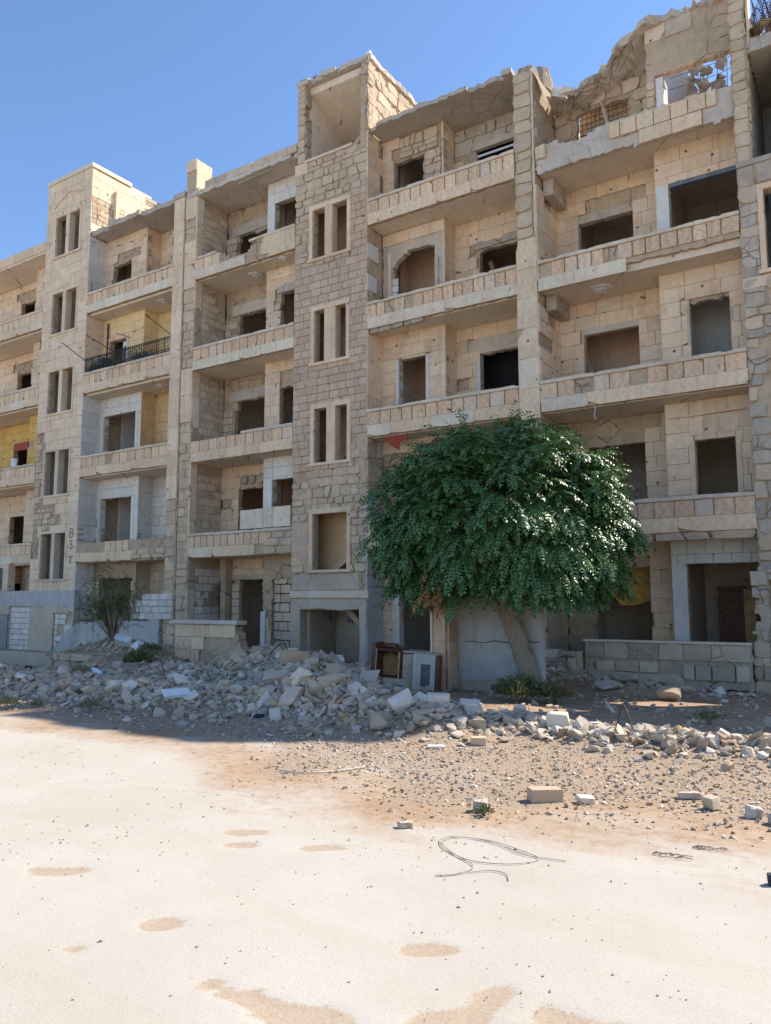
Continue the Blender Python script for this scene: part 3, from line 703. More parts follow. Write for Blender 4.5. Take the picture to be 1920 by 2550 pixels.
# right bay: openings and their surroundings
OPA = {4: (-26.23, -25.10, 13.5, 15.45), 3: (-26.28, -25.20, 10.2, 12.22), 2: (-26.45, -24.50, 6.9, 9.12), 1: (-26.45, -24.57, 3.5, 5.74), 0: (-26.37, -24.45, .3, 2.6)}
XA = -24.2
for k in range(5):
    z0, z1 = fl(k), (ce(k) if k < 4 else 16.6)
    op = OPA[k]; tm = {2: 'white_tile', 1: 'white_tile', 3: 'plaster_yellow'}.get(k, 'tile')
    if k == 3: tm = 'plaster_cream'
    w = wall(A, F(D+NB), T1R, XA, z0, z1, op, rag=.09 if k == 4 else 0, bare=[(-26.3, -24.7, 15.45, 15.95)] if k == 4 else ([(-26.6, -24.2, 2.6, 3.1)] if k == 0 else ()), tile=tm, wr=(.5, .9))
    if k in (1, 2): reveal(w, F(D+NB), op, .16, 'white_tile', .05, 'LR')
    if k == 3:
        reveal(w, F(D+NB), op, .1, 'tile', .06, 'LTR')
        MB().box(-25.62, -25.22, D+NB+.12, D+NB+.16, 10.2, 12.15).build('door', 'white_plastic', w)
        MB().box(-25.54, -25.30, D+NB+.10, D+NB+.118, 10.95, 11.95).build('door_pane', 'glass_dark', w)
    # return wall facing right and deeper wall
    rm = {2: 'plaster_tan', 1: 'plaster_white', 3: 'plaster_cream', 4: 'tile', 0: 'block_tan'}[k]
    r_ = vwall('return_wall', A, 'core', S(XA-.03), D+NB+.2, D+FB, z0, z1, .2, rough=.01)
    tiles(r_, 'wall_tile', rm, S(XA-.03), D+NB-.03, D+FB, z0, z1, .6, (.8, .9), broken=0, w1=.040)
    wall(A, F(D+FB), XA, AX1, z0, z1, tile={2: 'plaster_tan', 1: 'plaster_white', 3: 'plaster_cream', 0: 'block_tan'}.get(k, 'tile'), wr=(.6, 1.0), bare=[(-23.3, -22.7, 15.3, 15.9)] if k == 4 else ())
rooms(A, T1R, AX1, range(5), mats={2: 'plaster_white', 1: 'plaster_white'}, yb=2.9)
rosette(A, -22.9, D+.75, ce(2)); rosette(A, -22.9, D+.75, ce(3))
# soot on the first-floor wall and a graffito
mb = MB(); 
for i in range(9):
    z = 3.9+i*.2; w_ = .16*(1-i/11)+.04*random.random(); mb.v += [(-23.25-w_, D+FB-.036, z), (-23.25+w_, D+FB-.036, z)]
for i in range(8): mb.f.append((2*i, 2*i+1, 2*i+3, 2*i+2))
mb.build('soot_stain', 'soot_and_shade', A)
# pillar A: smooth slabs above, bare below
pa = vwall('pillar', A, 'core', F(D+.03), PA, AX1, -.3, 16.7, .45, rough=.03, seed=2, bias=.3)
tiles(pa, 'pillar_slab', ['band', 'tower_plaster'], F(D+.03), PA, AX1-.02, 5.3, 16.55, .85, (2, 2.1), keep=lambda u, z: not in_any([(PA, AX1, 6.6, 7.0)], u, z), broken=.12, gap=.006, w1=.045)
stones(pa, 'bed_stone', 'rubble_stone', F(D+.03), PA, AX1-.03, -.2, 5.25, (.6, .42), (), None, .035, .02)
# base of the tower: grey render, bricked-up doors
base = vwall('base_render', A, 'plaster_grey', F(D-.03), -40, T1R+.05, 1.5, 2.14, .3, rough=.012, seed=8)
base2 = vwall('base_render', A, 'plaster_beige', F(D-.025), -40, T1R+.05, -.4, 1.5, .3, [(-31.0, -29.55, -.4, 1.5), (-27.95, -26.7, -.4, 1.25)], rough=.012, seed=9)
for (u0, u1, z1) in ((-31.0, -29.55, 1.5), (-27.95, -26.7, 1.25)):
    MB().box(u0, u1, D+.12, D+.2, -.4, z1).build('door_infill', 'plaster_beige', A)
    tiles(A, 'concrete_block', 'block', F(D+.06), u0+.02, u1-.02, -.3, z1-.02, .235, (.42, .46), gap=.022, w0=-.1, w1=.02, broken=.12, bev=.012, keep=(lambda u, z: True) if u0 < -30 else (lambda u, z: u < -27.5+(1.25-z)*.9 and random.random() < .95))
MB().box(-33.2, -31.0, D-.06, D-.035, -.3, 1.2).build('steel_door', 'metal_grey', A)
# barred ground-floor window on the left
MB().box(-34.4, -31.2, D-.02, D+.3, 2.16, 3.3).build('window_wall', 'tile', A)
MB().box(-33.9, -31.6, D-.05, D-.03, 2.2, 3.1).build('shutter', 'metal_grey', A)
mb = MB()
for i in range(15): mb.box(-33.85+i*.155, -33.83+i*.155, D-.09, D-.07, 2.2, 3.1)
mb.box(-33.9, -31.6, D-.095, D-.065, 3.06, 3.1); mb.box(-33.9, -31.6, D-.095, D-.065, 2.5, 2.54); mb.build('window_bars', 'iron', A)
# painted marks B 3 2 on the tower
def strokes(b, paths, x, z, s, y, w=.028):
    mb = MB()
    for path in paths:
        for p, q in zip(path, path[1:]):
            dx, dz = q[0]-p[0], q[1]-p[1]; L = math.hypot(dx, dz) or 1; nx_, nz_ = -dz/L*w/2, dx/L*w/2
            n = len(mb.v); P1 = (x+p[0]*s, z+p[1]*s); P2 = (x+q[0]*s, z+q[1]*s)
            mb.v += [(P1[0]+nx_, y, P1[1]+nz_), (P1[0]-nx_, y, P1[1]-nz_), (P2[0]-nx_, y, P2[1]-nz_), (P2[0]+nx_, y, P2[1]+nz_)]; mb.f.append((n, n+1, n+2, n+3))
    return mb.build('painted_mark', 'black_paint', b)
LB = [[(0, 0), (0, 1)], [(0, 1), (.4, .95), (.5, .75), (.35, .55), (0, .52)], [(.35, .55), (.58, .38), (.55, .12), (.3, 0), (0, 0)]]
L3 = [[(0, .9), (.25, 1), (.5, .85), (.45, .62), (.2, .53), (.5, .42), (.55, .15), (.3, 0), (0, .08)]]
L2 = [[(0, .8), (.2, 1), (.5, .9), (.5, .65), (.25, .4), (.1, .15), (.3, .05), (.6, .15)]]
yb_ = D-.008
strokes(t1, LB, -27.12, 4.2, .36, yb_); strokes(t1, L3, -27.12, 3.75, .34, yb_); strokes(t1, L2, -27.12, 3.2, .26, yb_)
strokes(A, [[(0, .5), (.5, .55)], [(.25, .9), (.45, 1.2), (.6, .95), (.3, .85)], [(-.3, .1), (.6, 0)]], -24.1, 4.0, .25, D+NB-.06)
# railing of the occupied balcony
rl = MB(); z0 = zr(3)+zo+.01; yr = D+.03
for z in (z0+.03, z0+.10, z0+.50, z0+.56): rl.box(T1R+.03, PA-.02, yr-.015, yr+.015, z, z+.025)
x = T1R+.05; i = 0
while x < PA-.03:
    if T1R+.9 < x < PA-.75:
        rl.box(x, x+.016, yr-.008, yr+.008, z0+.03, z0+.56)
        if i % 9 in (3, 4, 5): rl.box(x, x+.1, yr-.008, yr+.008, z0+.18+.06*(i % 3), z0+.2+.06*(i % 3))
    x += .105; i += 1
for xa, xb in ((T1R+.06, T1R+.85), (PA-.72, PA-.04)):
    for xx in (xa, (xa+xb)/2, xb): rl.box(xx, xx+.02, yr-.01, yr+.01, z0+.03, z0+.56)
    for cx in np.linspace(xa+.12, xb-.1, 4):
        for cz in (z0+.2, z0+.38):
            for t_ in range(10):
                a0, a1 = t_*.62, (t_+1)*.62
                rl.tube([(cx+.085*math.cos(a0)*(1-t_*.06), yr, cz+.085*math.sin(a0)*(1-t_*.06)), (cx+.085*math.cos(a1)*(1-t_*.06-.06), yr, cz+.085*math.sin(a1)*(1-t_*.06-.06))], .008, 4, False)
rl.build('balcony_railing', 'iron', A)
def pole(b, p, q, r=.016, mat='rust', name='awning_pole'): return MB().tube([p, q], r, 6).build(name, mat, b)
pole(A, (T1R+.02, D+.02, 11.3), (T1R-.02, D-1.0, 11.75)); pole(A, (-24.9, D+.02, 11.35), (-25.3, D-.95, 11.8))
pole(A, (-24.0, D+.1, 11.75), (-25.0, D+.2, 12.15)); pole(A, (PA-.02, D+.0, 11.4), (-22.0, D-.9, 11.95))
pole(A, (T1R+.35, D+NB-.08, 10.3), (T1R+.35, D+NB-.08, 13.0), .035, 'rust', 'drain_pipe')
pole(A, (T1R+.15, D+.1, 14.1), (T1R+.2, D+.05, 14.55), .015)
# roof stub on the party wall
B = empty('apartment_building', (-14.4, D+3, -.3), 'middle apartment block with brown rubble-faced stair tower open at the top', 'building', 'row of war-damaged apartment blocks')
BX0, PB, T2L, T2R, BX1 = -21.06, -20.47, -15.82, -12.93, -7.47
st = vwall('roof_stub', B, 'core', F(D+.03), BX0, -20.55, 16.7, 17.86, .75, keep=lambda U, Z: Z < 17.9-.0*(U), rough=.02)
tiles(st, 'facing_stone', 'tower_plaster', S(-20.58), D+.02, D+.75, 16.75, 17.86, .55, (.8, .9), broken=.3, w0=.0, w1=.04, keep=lambda u, z: not (z < 17.1 and u > D+.4))
tiles(st, 'facing_stone', 'tower_plaster', F(D+.03), BX0, -20.55, 17.45, 17.88, .45, (.8, .9), w1=.05)

# ------------------------------------------------------------------ building B (middle)
pb = vwall('pillar', B, 'core', F(D+.04), BX0, PB, -.3, 16.75, 1.5, rough=.04, seed=6, bias=.3)
tiles(pb, 'pillar_slab', ['band', 'tile'], F(D+.04), BX0+.01, PB, 12.95, 16.5, .8, (2, 2.1), keep=lambda u, z: not (14.6 < z < 15.5), broken=.3, gap=.01, w1=.04)
tiles(pb, 'pillar_slab', ['band'], F(D+.04), BX0+.01, PB, 8.0, 9.95, .95, (2, 2.1), keep=lambda u, z: True, broken=.3, gap=.008, w1=.04)
stones(pb, 'bed_stone', 'rubble_stone', F(D+.04), BX0+.02, PB, -.1, 7.95, (.42, .34), (), None, .05, .03)
stones(pb, 'bed_stone', 'rubble_stone', F(D+.04), BX0+.02, PB, 9.98, 12.9, (.40, .32), (), None, .05, .03)
stones(pb, 'bed_stone', 'rubble_stone', F(D+.04), BX0+.02, PB, 14.6, 15.5, (.42, .34), (), None, .05, .03)
# side of the pillar seen inside the balconies of the left bay
sb = vwall('pillar_side', B, 'core', S(PB-.03), D+.05, D+FB, -.3, 16.4, .2, [(D+1.15, D+1.5, 15.6, 15.85, .05), (D+1.2, D+1.55, 12.1, 12.4, .06)], rough=.04, seed=15)
for k in range(5):
    z0, z1 = fl(k), (ce(k) if k < 4 else 16.4)
    tiles(sb, 'concrete_block', 'block_tan' if k else 'block', S(PB-.03), D+.4, D+FB, z0, z1-.35, .27, (.38, .5), (), lambda u, z: random.random() < .86, gap=.025, broken=.18, bev=.012, tilt=.05, w1=.040)
    tiles(sb, 'edge_slab', ['band', 'tile', 'band_white'], S(PB-.03), D+.02, D+.36, z0, z1, 1.0, (.5, .6), (), lambda u, z: random.random() < .75, broken=.4, w1=.05)
XB = -17.80
OPB_D = {4: (-19.86, -18.05, 13.5, 15.35, .22), 3: (-19.77, -18.05, 10.2, 12.22, .05), 2: (-19.9, -18.05, 6.9, 8.95, .16), 1: (-19.61, -18.05, 3.5, 5.70, .04), 0: (-19.5, -18.05, -.05, 2.45, .05)}
OPB_N = {4: (-17.46, -16.2, 13.6, 15.60, 0), 3: (-17.14, -16.2, 10.2, 12.25, .08), 2: (-17.12, -16.2, 6.9, 8.90, .05), 1: (-17.40, -16.0, 3.5, 5.75, 0), 0: (-17.38, -16.5, -.05, 2.45, .04)}
for k in range(5):
    z0, z1 = fl(k), (ce(k) if k < 4 else 16.4)
    o = OPB_D[k]; op = o[:4]
    bare = {4: [(-21, -17.7, 13, 16.5)], 3: [(-21, -17.7, 10, 13)], 2: [(-21, -19.2, 6.9, 9.0), (-20.5, -18.2, 9.0, 9.7)], 1: [(-19.75, -18.0, 5.7, 6.3), (-19.75, -19.5, 3, 6)], 0: [(-21, -19.4, -1, 2.4)]}[k]
    w = wall(B, F(D+FB), PB, XB, z0, z1, op, rag=o[4], bare=bare, wr=(.5, .9))
    if k in (2, 3, 4):
        tiles(w, 'concrete_block', 'block_tan', F(D+FB), PB, -18.1, z0, z0+1.9, .27, (.36, .5), [(op[0]-.1, op[1], op[2], op[3]+.1)], lambda u, z: in_any(bare, u, z) and random.random() < .9, gap=.022, broken=.2, bev=.012, tilt=.04)
        plate('lintel', w, 'concrete', F(D+FB), [(-20.2, op[3]), (-18.05, op[3]+.02), (-18.05, op[3]+.42), (-20.2, op[3]+.40)], -.15, .035, .015)
    if k == 1:
        for cx in (-19.35, -18.98, -18.55): plate('lintel_boss', w, 'rough_grey', F(D+FB), ell(cx, 6.02, .17, .19, 0, 8), -.02, .06, .03)
    if k == 0:
        MB().box(-20.05, -19.82, D+1.2, D+FB-.05, -.1, ce(0)).build('door_jamb', 'core', B)
        tiles(w, 'concrete_block', 'block_tan', F(D+FB), -19.75, -19.40, .2, 2.3, .27, (.3, .45), (), None, gap=.022, broken=.4, tilt=.08, w1=.12)
        plate('lintel', w, 'plaster_beige', F(D+FB), [(-20.0, 2.45), (-18.05, 2.45), (-18.05, 2.62), (-20.0, 2.62)], -.15, .06, .01)
    o = OPB_N[k]; op = o[:4]
    tm = {4: 'white_tile', 1: 'white_tile'}.get(k, 'tile')
    bare = {4: [], 3: [(-17.35, -15.9, 10, 12.6)], 2: [(-17.2, -15.9, 8.9, 9.5)], 1: [], 0: [(-17.9, -15.9, 1.0, 3.2)]}[k]
    wn_ = wall(B, F(D+NB), XB, T2L, z0, z1, op, rag=o[4], bare=bare, tile=tm, wr=(.4, .8), rowh=.4 if k != 1 else .36)
    if k == 1: reveal(wn_, F(D+NB), op, .14, 'white_tile', .04, 'L')
    if k == 4: reveal(wn_, F(D+NB), op, .2, 'white_tile', .035, 'L')
    if k == 3:
        tiles(wn_, 'concrete_block', 'block_tan', F(D+NB), -17.45, -17.12, 10.1, 11.9, .25, (.3, .4), gap=.03, broken=.3, tilt=.05)
        plate('lintel', wn_, 'concrete', F(D+NB), [(-17.3, 12.25), (-15.9, 12.25), (-15.9, 12.55), (-17.3, 12.5)], -.15, .05, .02)
    if k == 0:
        tiles(wn_, 'concrete_block', 'block_tan', F(D+NB+.15), op[0], op[1]+.4, -.2, op[3]+.1, .30, (.36, .46), gap=.03, broken=.2, tilt=.03, w0=-.1)
        MB().box(XB+.02, XB+.22, D+NB-.08, D+NB-.04, -.2, 1.35).build('door_jamb', 'plaster_white', B)
    # inner side of the projecting corner
    MB().box(XB-.02, XB+.18, D+NB+.21, D+FB, z0, z1).build('return_wall', 'tile', B)
for k in range(0, 4): slab(B, BX0, T2L, ce(k), ce(k)+.25)
rooms(B, BX0+.02, T2L, range(5), yb=4.6, mats={1: 'room_brown', 0: 'room'}, parts=(XB,))
parapet(B, PB-.02, T2L, 4, ['panel_pale', 'band'], ['band', 'band_white'], mp=[(-19.2, -15)], mbd=[(-18.3, -17.3)], mc=[(-19.6, -17.6)],
        cut=lambda U: (zr(4)-.1-.36*np.exp(-((U+18.4)/.62)**4)+.06*fbm(U*4, U*0, 3, 3), zr(4)-.83+0*U))
plate('parapet_panel', B, 'band', F(D+.03), [(-17.35, 13.35), (-15.84, 13.2), (-15.84, 13.95), (-17.2, 13.95), (-17.35, 13.6)], -.02, .035)
parapet(B, PB-.02, T2L, 3, 'panel', 'band_white', dz=-.03)
parapet(B, PB-.02, T2L, 2, 'panel', ['panel_pale', 'band'], mc=[(-21, -18.3)], dz=-.02)
parapet(B, PB-.02, T2L, 1, 'panel', ['panel_pale', 'band_white'], mp=[(-17.0, -15)], mbd=[(-17.2, -15)], mc=[], dz=-.03)
stones(B, 'bed_stone', 'rubble_stone', F(D+.03), -17.0, T2L, zr(1)-.85, zr(1)-.15, (.42, .22), (), None, .04)
for i, (a, c) in enumerate(((-18.05, -17.4), (-17.39, -17.05), (-17.04, -16.6), (-16.59, -15.9))):
    MB().box(a, c, D+.03, D+.13, zr(1)+.0, zr(1)+.62+.01*i).build('parapet_panel', 'band_white', B)
rosette(B, -18.3, D+.85, ce(3)); rosette(B, -16.6, D+.4, ce(3), .2)
rb = roof(B, BX0, T2L, 16.62, .2, 8.1, .18)
tiles(B, 'eaves_block', 'block_tan', F(D+.06), PB, T2L, 16.60, 16.90, .28, (.45, .65), w0=-.28, w1=.02, gap=.015, broken=.3, bev=.015, keep=lambda u, z: u > -19.9)
crumbs(B, 'roof_debris', 'concrete', [(x, D+.2+random.uniform(0, .3), 16.62) for x in np.arange(BX0+.6, -19.6, .2)], (.05, .16))
plate('broken_lath', B, 'rough_grey', lambda u, w, z: (u, D+.12+(z-16.3)*.4-w, z), [(-18.6, 16.28), (-17.0, 16.36), (-16.9, 16.5), (-17.8, 16.46), (-18.5, 16.42)], -.02, .02)

# --- stair tower of building B
WT2 = [(-15.08, -13.70, 12.60, 14.26), (-14.97, -13.72, 9.15, 10.86), (-14.95, -13.67, 5.94, 7.66), (-14.97, -13.66, 2.63, 4.35), (-15.42, -13.21, -.4, 1.43)]
coursed = lambda u, z: (5.35 < z < 12.45) or (u > -13.62 and 12.4 < z < 14.7) or (z > 15.5 and u < -15.3) or (2.9 < z < 3.9 and u < -15.2) or (u < -15.15 and 7.6 < z < 8.0)
cz_ = lambda u, z: coursed(u, z) and not in_any([(-13.3, -12.9, 5.2, 6.6), (-16, -15.3, 5.2, 5.8)], u, z)
t2 = tower_front(B, T2L, T2R, -.4, 16.0, WT2, 'facing', cz_, .245, (.26, .52), lambda u, z: not coursed(u, z) and z > 1.95 and not (1.95 < z < 2.5), gap=.014, ssize=(.36, .24))
f2 = F(D+.03)
for i, (a, b_, c, d) in enumerate(WT2[:4]):
    mid = {0: (-14.58, -14.28), 1: (-14.57, -14.13), 2: (-14.46, -14.12), 3: None}[i]
    trim(t2, f2, a, b_, c, d, .13, 'tile', True, mid)
tiles(t2, 'facing_stone', 'facing', f2, T2L, -15.12, 2.75, 4.1, .55, (.8, .9), gap=.012)
plate('moulding', t2, 'cap', f2, [(T2L-.02, 1.78), (T2R+.05, 1.76), (T2R+.05, 1.98), (T2L-.02, 2.0)], -.05, .07, .02)
tiles(t2, 'facing_stone', 'plaster_beige', f2, T2L+.1, T2R-.3, 2.02, 2.5, .5, (2.6, 2.7), w1=.02)
for poly in ([(-15.8, -.4), (-15.42, -.4), (-15.42, 1.43), (-15.8, 1.75)], [(-15.8, 1.75), (-15.42, 1.43), (-14.6, 1.47), (-13.9, 1.40), (-13.21, 1.45), (-12.95, 1.74)], [(-13.21, -.4), (-12.98, -.4), (-12.95, 1.74), (-13.21, 1.45), (-13.17, .6)]):
    plate('portal_frame', t2, 'plaster_beige', f2, poly, -.2, .05, .012)
MB().box(T2L+.28, T2R-.28, D+.95, D+1.05, 1.97, 4.9).build('stair_wall', 'plaster_tan', B)
# portal interior: grey wall with the sloped underside of the stair
MB().box(T2L+.27, T2R-.27, D+1.7, D+1.8, -.4, 1.9).build('stair_wall', 'plaster_beige', B)
MB().box(-15.46, -15.30, D+.32, D+1.69, -.4, 1.9).build('stair_wall', 'plaster_beige', B)
MB().hexa([(-14.6, D+.7, 1.72), (-13.25, D+.7, .45), (-13.25, D+1.68, .45), (-14.6, D+1.68, 1.72), (-14.5, D+.7, 1.88), (-13.25, D+.7, .7), (-13.25, D+1.68, .7), (-14.5, D+1.68, 1.88)]).build('stair_flight', 'plaster_beige', B)
for (x, z, w_, h_) in ((-15.28, 1.05, .2, .32), (-14.78, 1.0, .18, .2)): MB().box(x, x+w_, D+1.6 if x > -15 else D+1.0, D+1.69 if x > -15 else D+1.12, z, z+h_).build('meter_box', 'metal_grey', B)
mb = MB(); mb.box(T2L+.27, T2R-.27, D+1.45, D+1.6, 1.95, 15.8); mb.box(T2L, T2L+.25, D+.31, D+5.6, -.4, 18.9); mb.build('stair_wall', 'room_brown', B)
for i in range(5):
    za = 1.95+3.33*i
    MB().hexa([(T2L+.3, D+.6, za), (T2R-.3, D+.6, za+1.5), (T2R-.3, D+3.1, za+1.5), (T2L+.3, D+3.1, za), (T2L+.3, D+.6, za+.2), (T2R-.3, D+.6, za+1.7), (T2R-.3, D+3.1, za+1.7), (T2L+.3, D+3.1, za+.2)]).build('stair_flight', 'room_brown', B)
# right side wall of the tower
def kside(U, Z): return Z < 18.78 - .10*np.maximum(0, fbm(U*2, U*0, 13, 3)*3)
s2 = vwall('tower_side', B, 'core', S(T2R-.03), D+.0, D+5.6, 15.95, 18.9, .22, (), kside, rough=.04, seed=23, jit=.03, cell=.12)
s2b = vwall('tower_side', B, 'core', S(T2R-.03), D+.29, D+5.6, -.4, 15.95, .22, (), rough=.03, seed=24)
stones(s2, 'rubble_stone', 'rubble_stone', S(T2R-.03), D+.02, D+2.6, 16.5, 18.7, (.5, .3), (), lambda u, z: random.random() < .8, .05)
# open stair head: left cheek, sloping ceiling, sill
hl = vwall('tower_side', B, 'core', F(D+.0), T2L+.08, T2L+.42, 16.0, 19.05, .3, (), lambda U, Z: U < T2L+.40+.10*fbm(Z*2, Z*0, 31, 3)*2 + .12*np.maximum(0, Z-18.4), rough=.05, jit=.03, cell=.10)
stones(hl, 'rubble_stone', 'rubble_stone', F(D+.0), T2L+.08, T2L+.38, 16.05, 19.0, (.3, .27), (), None, .05)
hr_ = vwall('tower_side', B, 'core', F(D+.0), T2R-.30, T2R, 16.0, 18.85, .3, (), lambda U, Z: U > T2R-.16-.16*np.maximum(0, 17.2-Z)-.05*fbm(Z*3, Z*0, 35, 3), rough=.05, jit=.03, cell=.09)
MB().hexa([(T2L+.3, D+.25, 18.55), (T2R-.2, D+.25, 18.50), (T2R-.2, D+3.0, 17.55), (T2L+.3, D+3.0, 17.55), (T2L+.3, D+.25, 18.80), (T2R-.2, D+.25, 18.75), (T2R-.2, D+3.0, 17.8), (T2L+.3, D+3.0, 17.8)]).build('stair_ceiling', 'ceiling', B)
MB().box(T2L+.26, T2L+.40, D+.31, D+3.1, 15.9, 18.6).build('stair_lining', 'ceiling', B)
MB().box(T2L+.3, T2R-.25, D+2.9, D+3.05, 15.9, 17.8).build('stair_lining', 'ceiling', B)
vwall('tower_roof', B, 'concrete', Tf(19.0), T2L+.05, T2R+.03, D-.05, D+5.0, .2, (), lambda U, Y: Y > D+.0+.22*np.maximum(0, fbm(U*2, U*0, 41, 3)*2), rough=.04, jit=.04)
crumbs(B, 'roof_debris', 'concrete', [(T2L+.5+random.random()*.5, D+.2, 19.0) for _ in range(5)] + [(T2L+1.2+random.random()*1.4, D+.2, 19.0) for _ in range(5)], (.06, .14))
MB().box(-13.2, -13.05, D+.3, D+.42, 18.95, 19.25).build('roof_pipe', 'white_plastic', B)
plate('window_sill', t2, 'cap', f2, [(-15.42, 15.98), (-13.5, 15.98), (-13.5, 16.07), (-15.42, 16.07)], -.3, .09)
plate('facing_stone', t2, 'tile', f2, [(T2L, 15.62), (-15.3, 15.62), (-15.3, 16.02), (T2L, 16.02)], -.02, .06)
hang = hull([(-13.32+random.gauss(0, .12), D+.2+random.gauss(0, .08), 18.4+random.gauss(0, .13)) for _ in range(14)]); ob('roof_debris', *hang, 'core', B)
# recess faces of the tower inside the right bay
for k in range(5):
    z0, z1 = fl(k), (ce(k) if k < 4 else 16.3)
    mt = {4: 'tile', 3: 'white_tile', 2: 'tile', 1: 'plaster_grey', 0: 'plaster_grey'}[k]
    tiles(s2b, 'wall_tile', mt, S(T2R-.03), D+.005, D+NB, z0, z1, .55 if k != 2 else 1.2, (.45, .8), (), (lambda u, z: random.random() < (.6 if k in (4, 3, 1) else .97)), broken=.3 if k != 2 else .05, w1=.040)
# --- right bay of building B
XC = -10.72; PC = -8.05
OPC_N = {4: (-12.50, -11.44, 13.5, 15.50, .08), 3: (-12.45, -11.05, 10.2, 12.30, 0), 2: (-12.34, -11.38, 6.9, 9.02, 0), 1: (-12.4, -11.4, 3.5, 5.6, 0), 0: (-12.34, -11.0, -.05, 2.45, 0)}
OPC_D = {4: (-9.97, -8.3, 13.9, 15.50, 0), 3: (-9.90, -8.3, 10.3, 12.20, .06), 2: (-9.93, -8.3, 6.9, 8.97, 0), 1: (-9.9, -8.3, 3.5, 5.6, 0), 0: (-9.9, -8.3, -.05, 2.4, 0)}
for k in range(5):
    z0, z1 = fl(k), (ce(k) if k < 4 else 16.3)
    o = OPC_N[k]; op = o[:4]
    bare = {4: [(-12.3, -10.9, 15.5, 16.3), (-11.5, -10.7, 13, 16.3)], 3: [(-12.9, -10.9, 12.2, 12.75)], 2: [(-12.6, -11.9, 9.05, 9.25)], 1: [(-13, -10.8, 3, 6.3)], 0: []}[k]
    if k == 3:      # shell-torn arched head
        def arch(U, Z): return ~((U > -12.62) & (U < -11.05) & (Z < 12.52-.50*np.abs((U+11.62)/.95)**2.2 + .05*fbm(U*6, Z*6, 3, 3)))
        w = vwall('recessed_wall', B, 'plaster_beige', F(D+NB), T2R, XC, z0, z1, .2, (), arch, cell=.07, jit=.02, rough=.02, seed=50)
        tiles(w, 'wall_tile', 'tile', F(D+NB), T2R, XC, 12.78, z1-.02, .3, (.7, 1.2), broken=.4)
        reveal(w, F(D+NB), (-12.6, -11.05, z0, 12.0), .12, 'plaster_beige', .04, 'R'); reveal(w, F(D+NB), (-12.62, -11.05, z0, 12.5), .1, 'tile', .05, 'L')
        tiles(w, 'concrete_block', 'block', F(D+NB+.08), -12.62, -12.4, z0, 11.7, .22, (.2, .26), gap=.02, broken=.3, tilt=.05)
    else:
        w = wall(B, F(D+NB), T2R, XC, z0, z1, op, rag=o[4], bare=bare, wr=(.5, .9), bricks=[(-12.3, -10.9, 15.55, 16.25), (-11.38, -10.8, 13.6, 15.5)] if k == 4 else None)
        if k == 2: reveal(w, F(D+NB), op, .10, 'plaster_white', .05, 'LR'); plate('moulding', w, 'tile', F(D+NB), [(-12.5, 9.06), (-11.3, 9.10), (-11.3, 9.24), (-12.5, 9.2)], -.01, .06)
        if k == 0: reveal(w, F(D+NB), op, .16, 'plaster_white', .06, 'LTR')
    r_ = vwall('return_wall', B, 'core', S(XC-.03), D+NB+.2, D+FB, z0, z1, .2, rough=.01)
    tiles(r_, 'wall_tile', 'tile', S(XC-.03), D+NB-.03, D+FB, z0, z1, 1.2 if k in (2, 3) else .6, (.8, .9), broken=.06, w1=.040)
    o = OPC_D[k]; op = o[:4]
    bare = {4: [(-10.7, -7.5, 15.3, 16.3), (-10.4, -9.9, 13, 16)], 3: [(-10.1, -8, 12.1, 12.6)], 2: [(-10.3, -7.5, 9.0, 9.6)], 1: [], 0: []}[k]
    w = wall(B, F(D+FB), XC, BX1, z0, z1, op, rag=o[4], bare=bare, wr=(.5, .9))
    if k == 4: stones(w, 'masonry_stone', 'rough_grey', F(D+FB), XC, -8.2, 15.4, 16.25, (.5, .4), [op], None, .04, .02); plate('lintel', w, 'concrete', F(D+FB), [(-10.0, 15.4), (-8.2, 15.4), (-8.2, 15.58), (-10, 15.58)], -.1, .07)
    if k == 3: plate('lintel', w, 'rough_grey', F(D+FB), [(-10.05, 12.22), (-8.3, 12.3), (-8.3, 12.52), (-10.05, 12.46)], -.1, .03)
    if k == 2:
        plate('bare_patch', w, 'plaster_beige', F(D+FB), [(-10.35, 8.98), (-8.2, 9.0), (-8.2, 9.55), (-10.0, 9.55), (-10.3, 9.3)], -.01, .02); reveal(w, F(D+FB), op, .1, 'plaster_white', .03, 'L')
for k in range(0, 4): slab(B, T2R, BX1, ce(k), ce(k)+.25)
rooms(B, T2R, BX1, range(5), yb=4.2, mats={3: 'room_brown', 2: 'room'}, parts=(XC,))
MB().box(T2R+.1, XC-.1, D+2.3, D+2.4, fl(3), ce(3)).build('room_wall', 'room_brown', B)
MB().box(T2R+.1, XC-.1, D+2.6, D+2.7, fl(2), ce(2)).build('room_wall', 'room_brown', B)
for k_ in (2, 4): MB().box(XC+.12, BX1, D+2.5, D+2.6, fl(k_), (ce(k_) if k_ < 4 else 16.28)).build('room_wall', 'soot_and_shade', B)  # extra black back walls put deep shade into these openings by colour
parapet(B, T2R, PC, 4, ['panel_pale', 'panel_pale', 'panel'], ['band', 'panel_pale'], dz=-.02)
parapet(B, T2R, PC, 3, 'panel', 'band_white', cut=lambda U: (zr(3)-.1+0*U, zr(3)-.83+0*U))
parapet(B, T2R, PC, 2, 'panel', ['panel_pale', 'band_white', 'panel_pale'])
parapet(B, T2R, PC, 1, 'panel', 'band')
stones(B, 'bed_stone', 'rough_grey', F(D+.1), T2R+.02, -11.0, zr(3)-.97, zr(3)-.8, (.3, .14), (), None, .05)
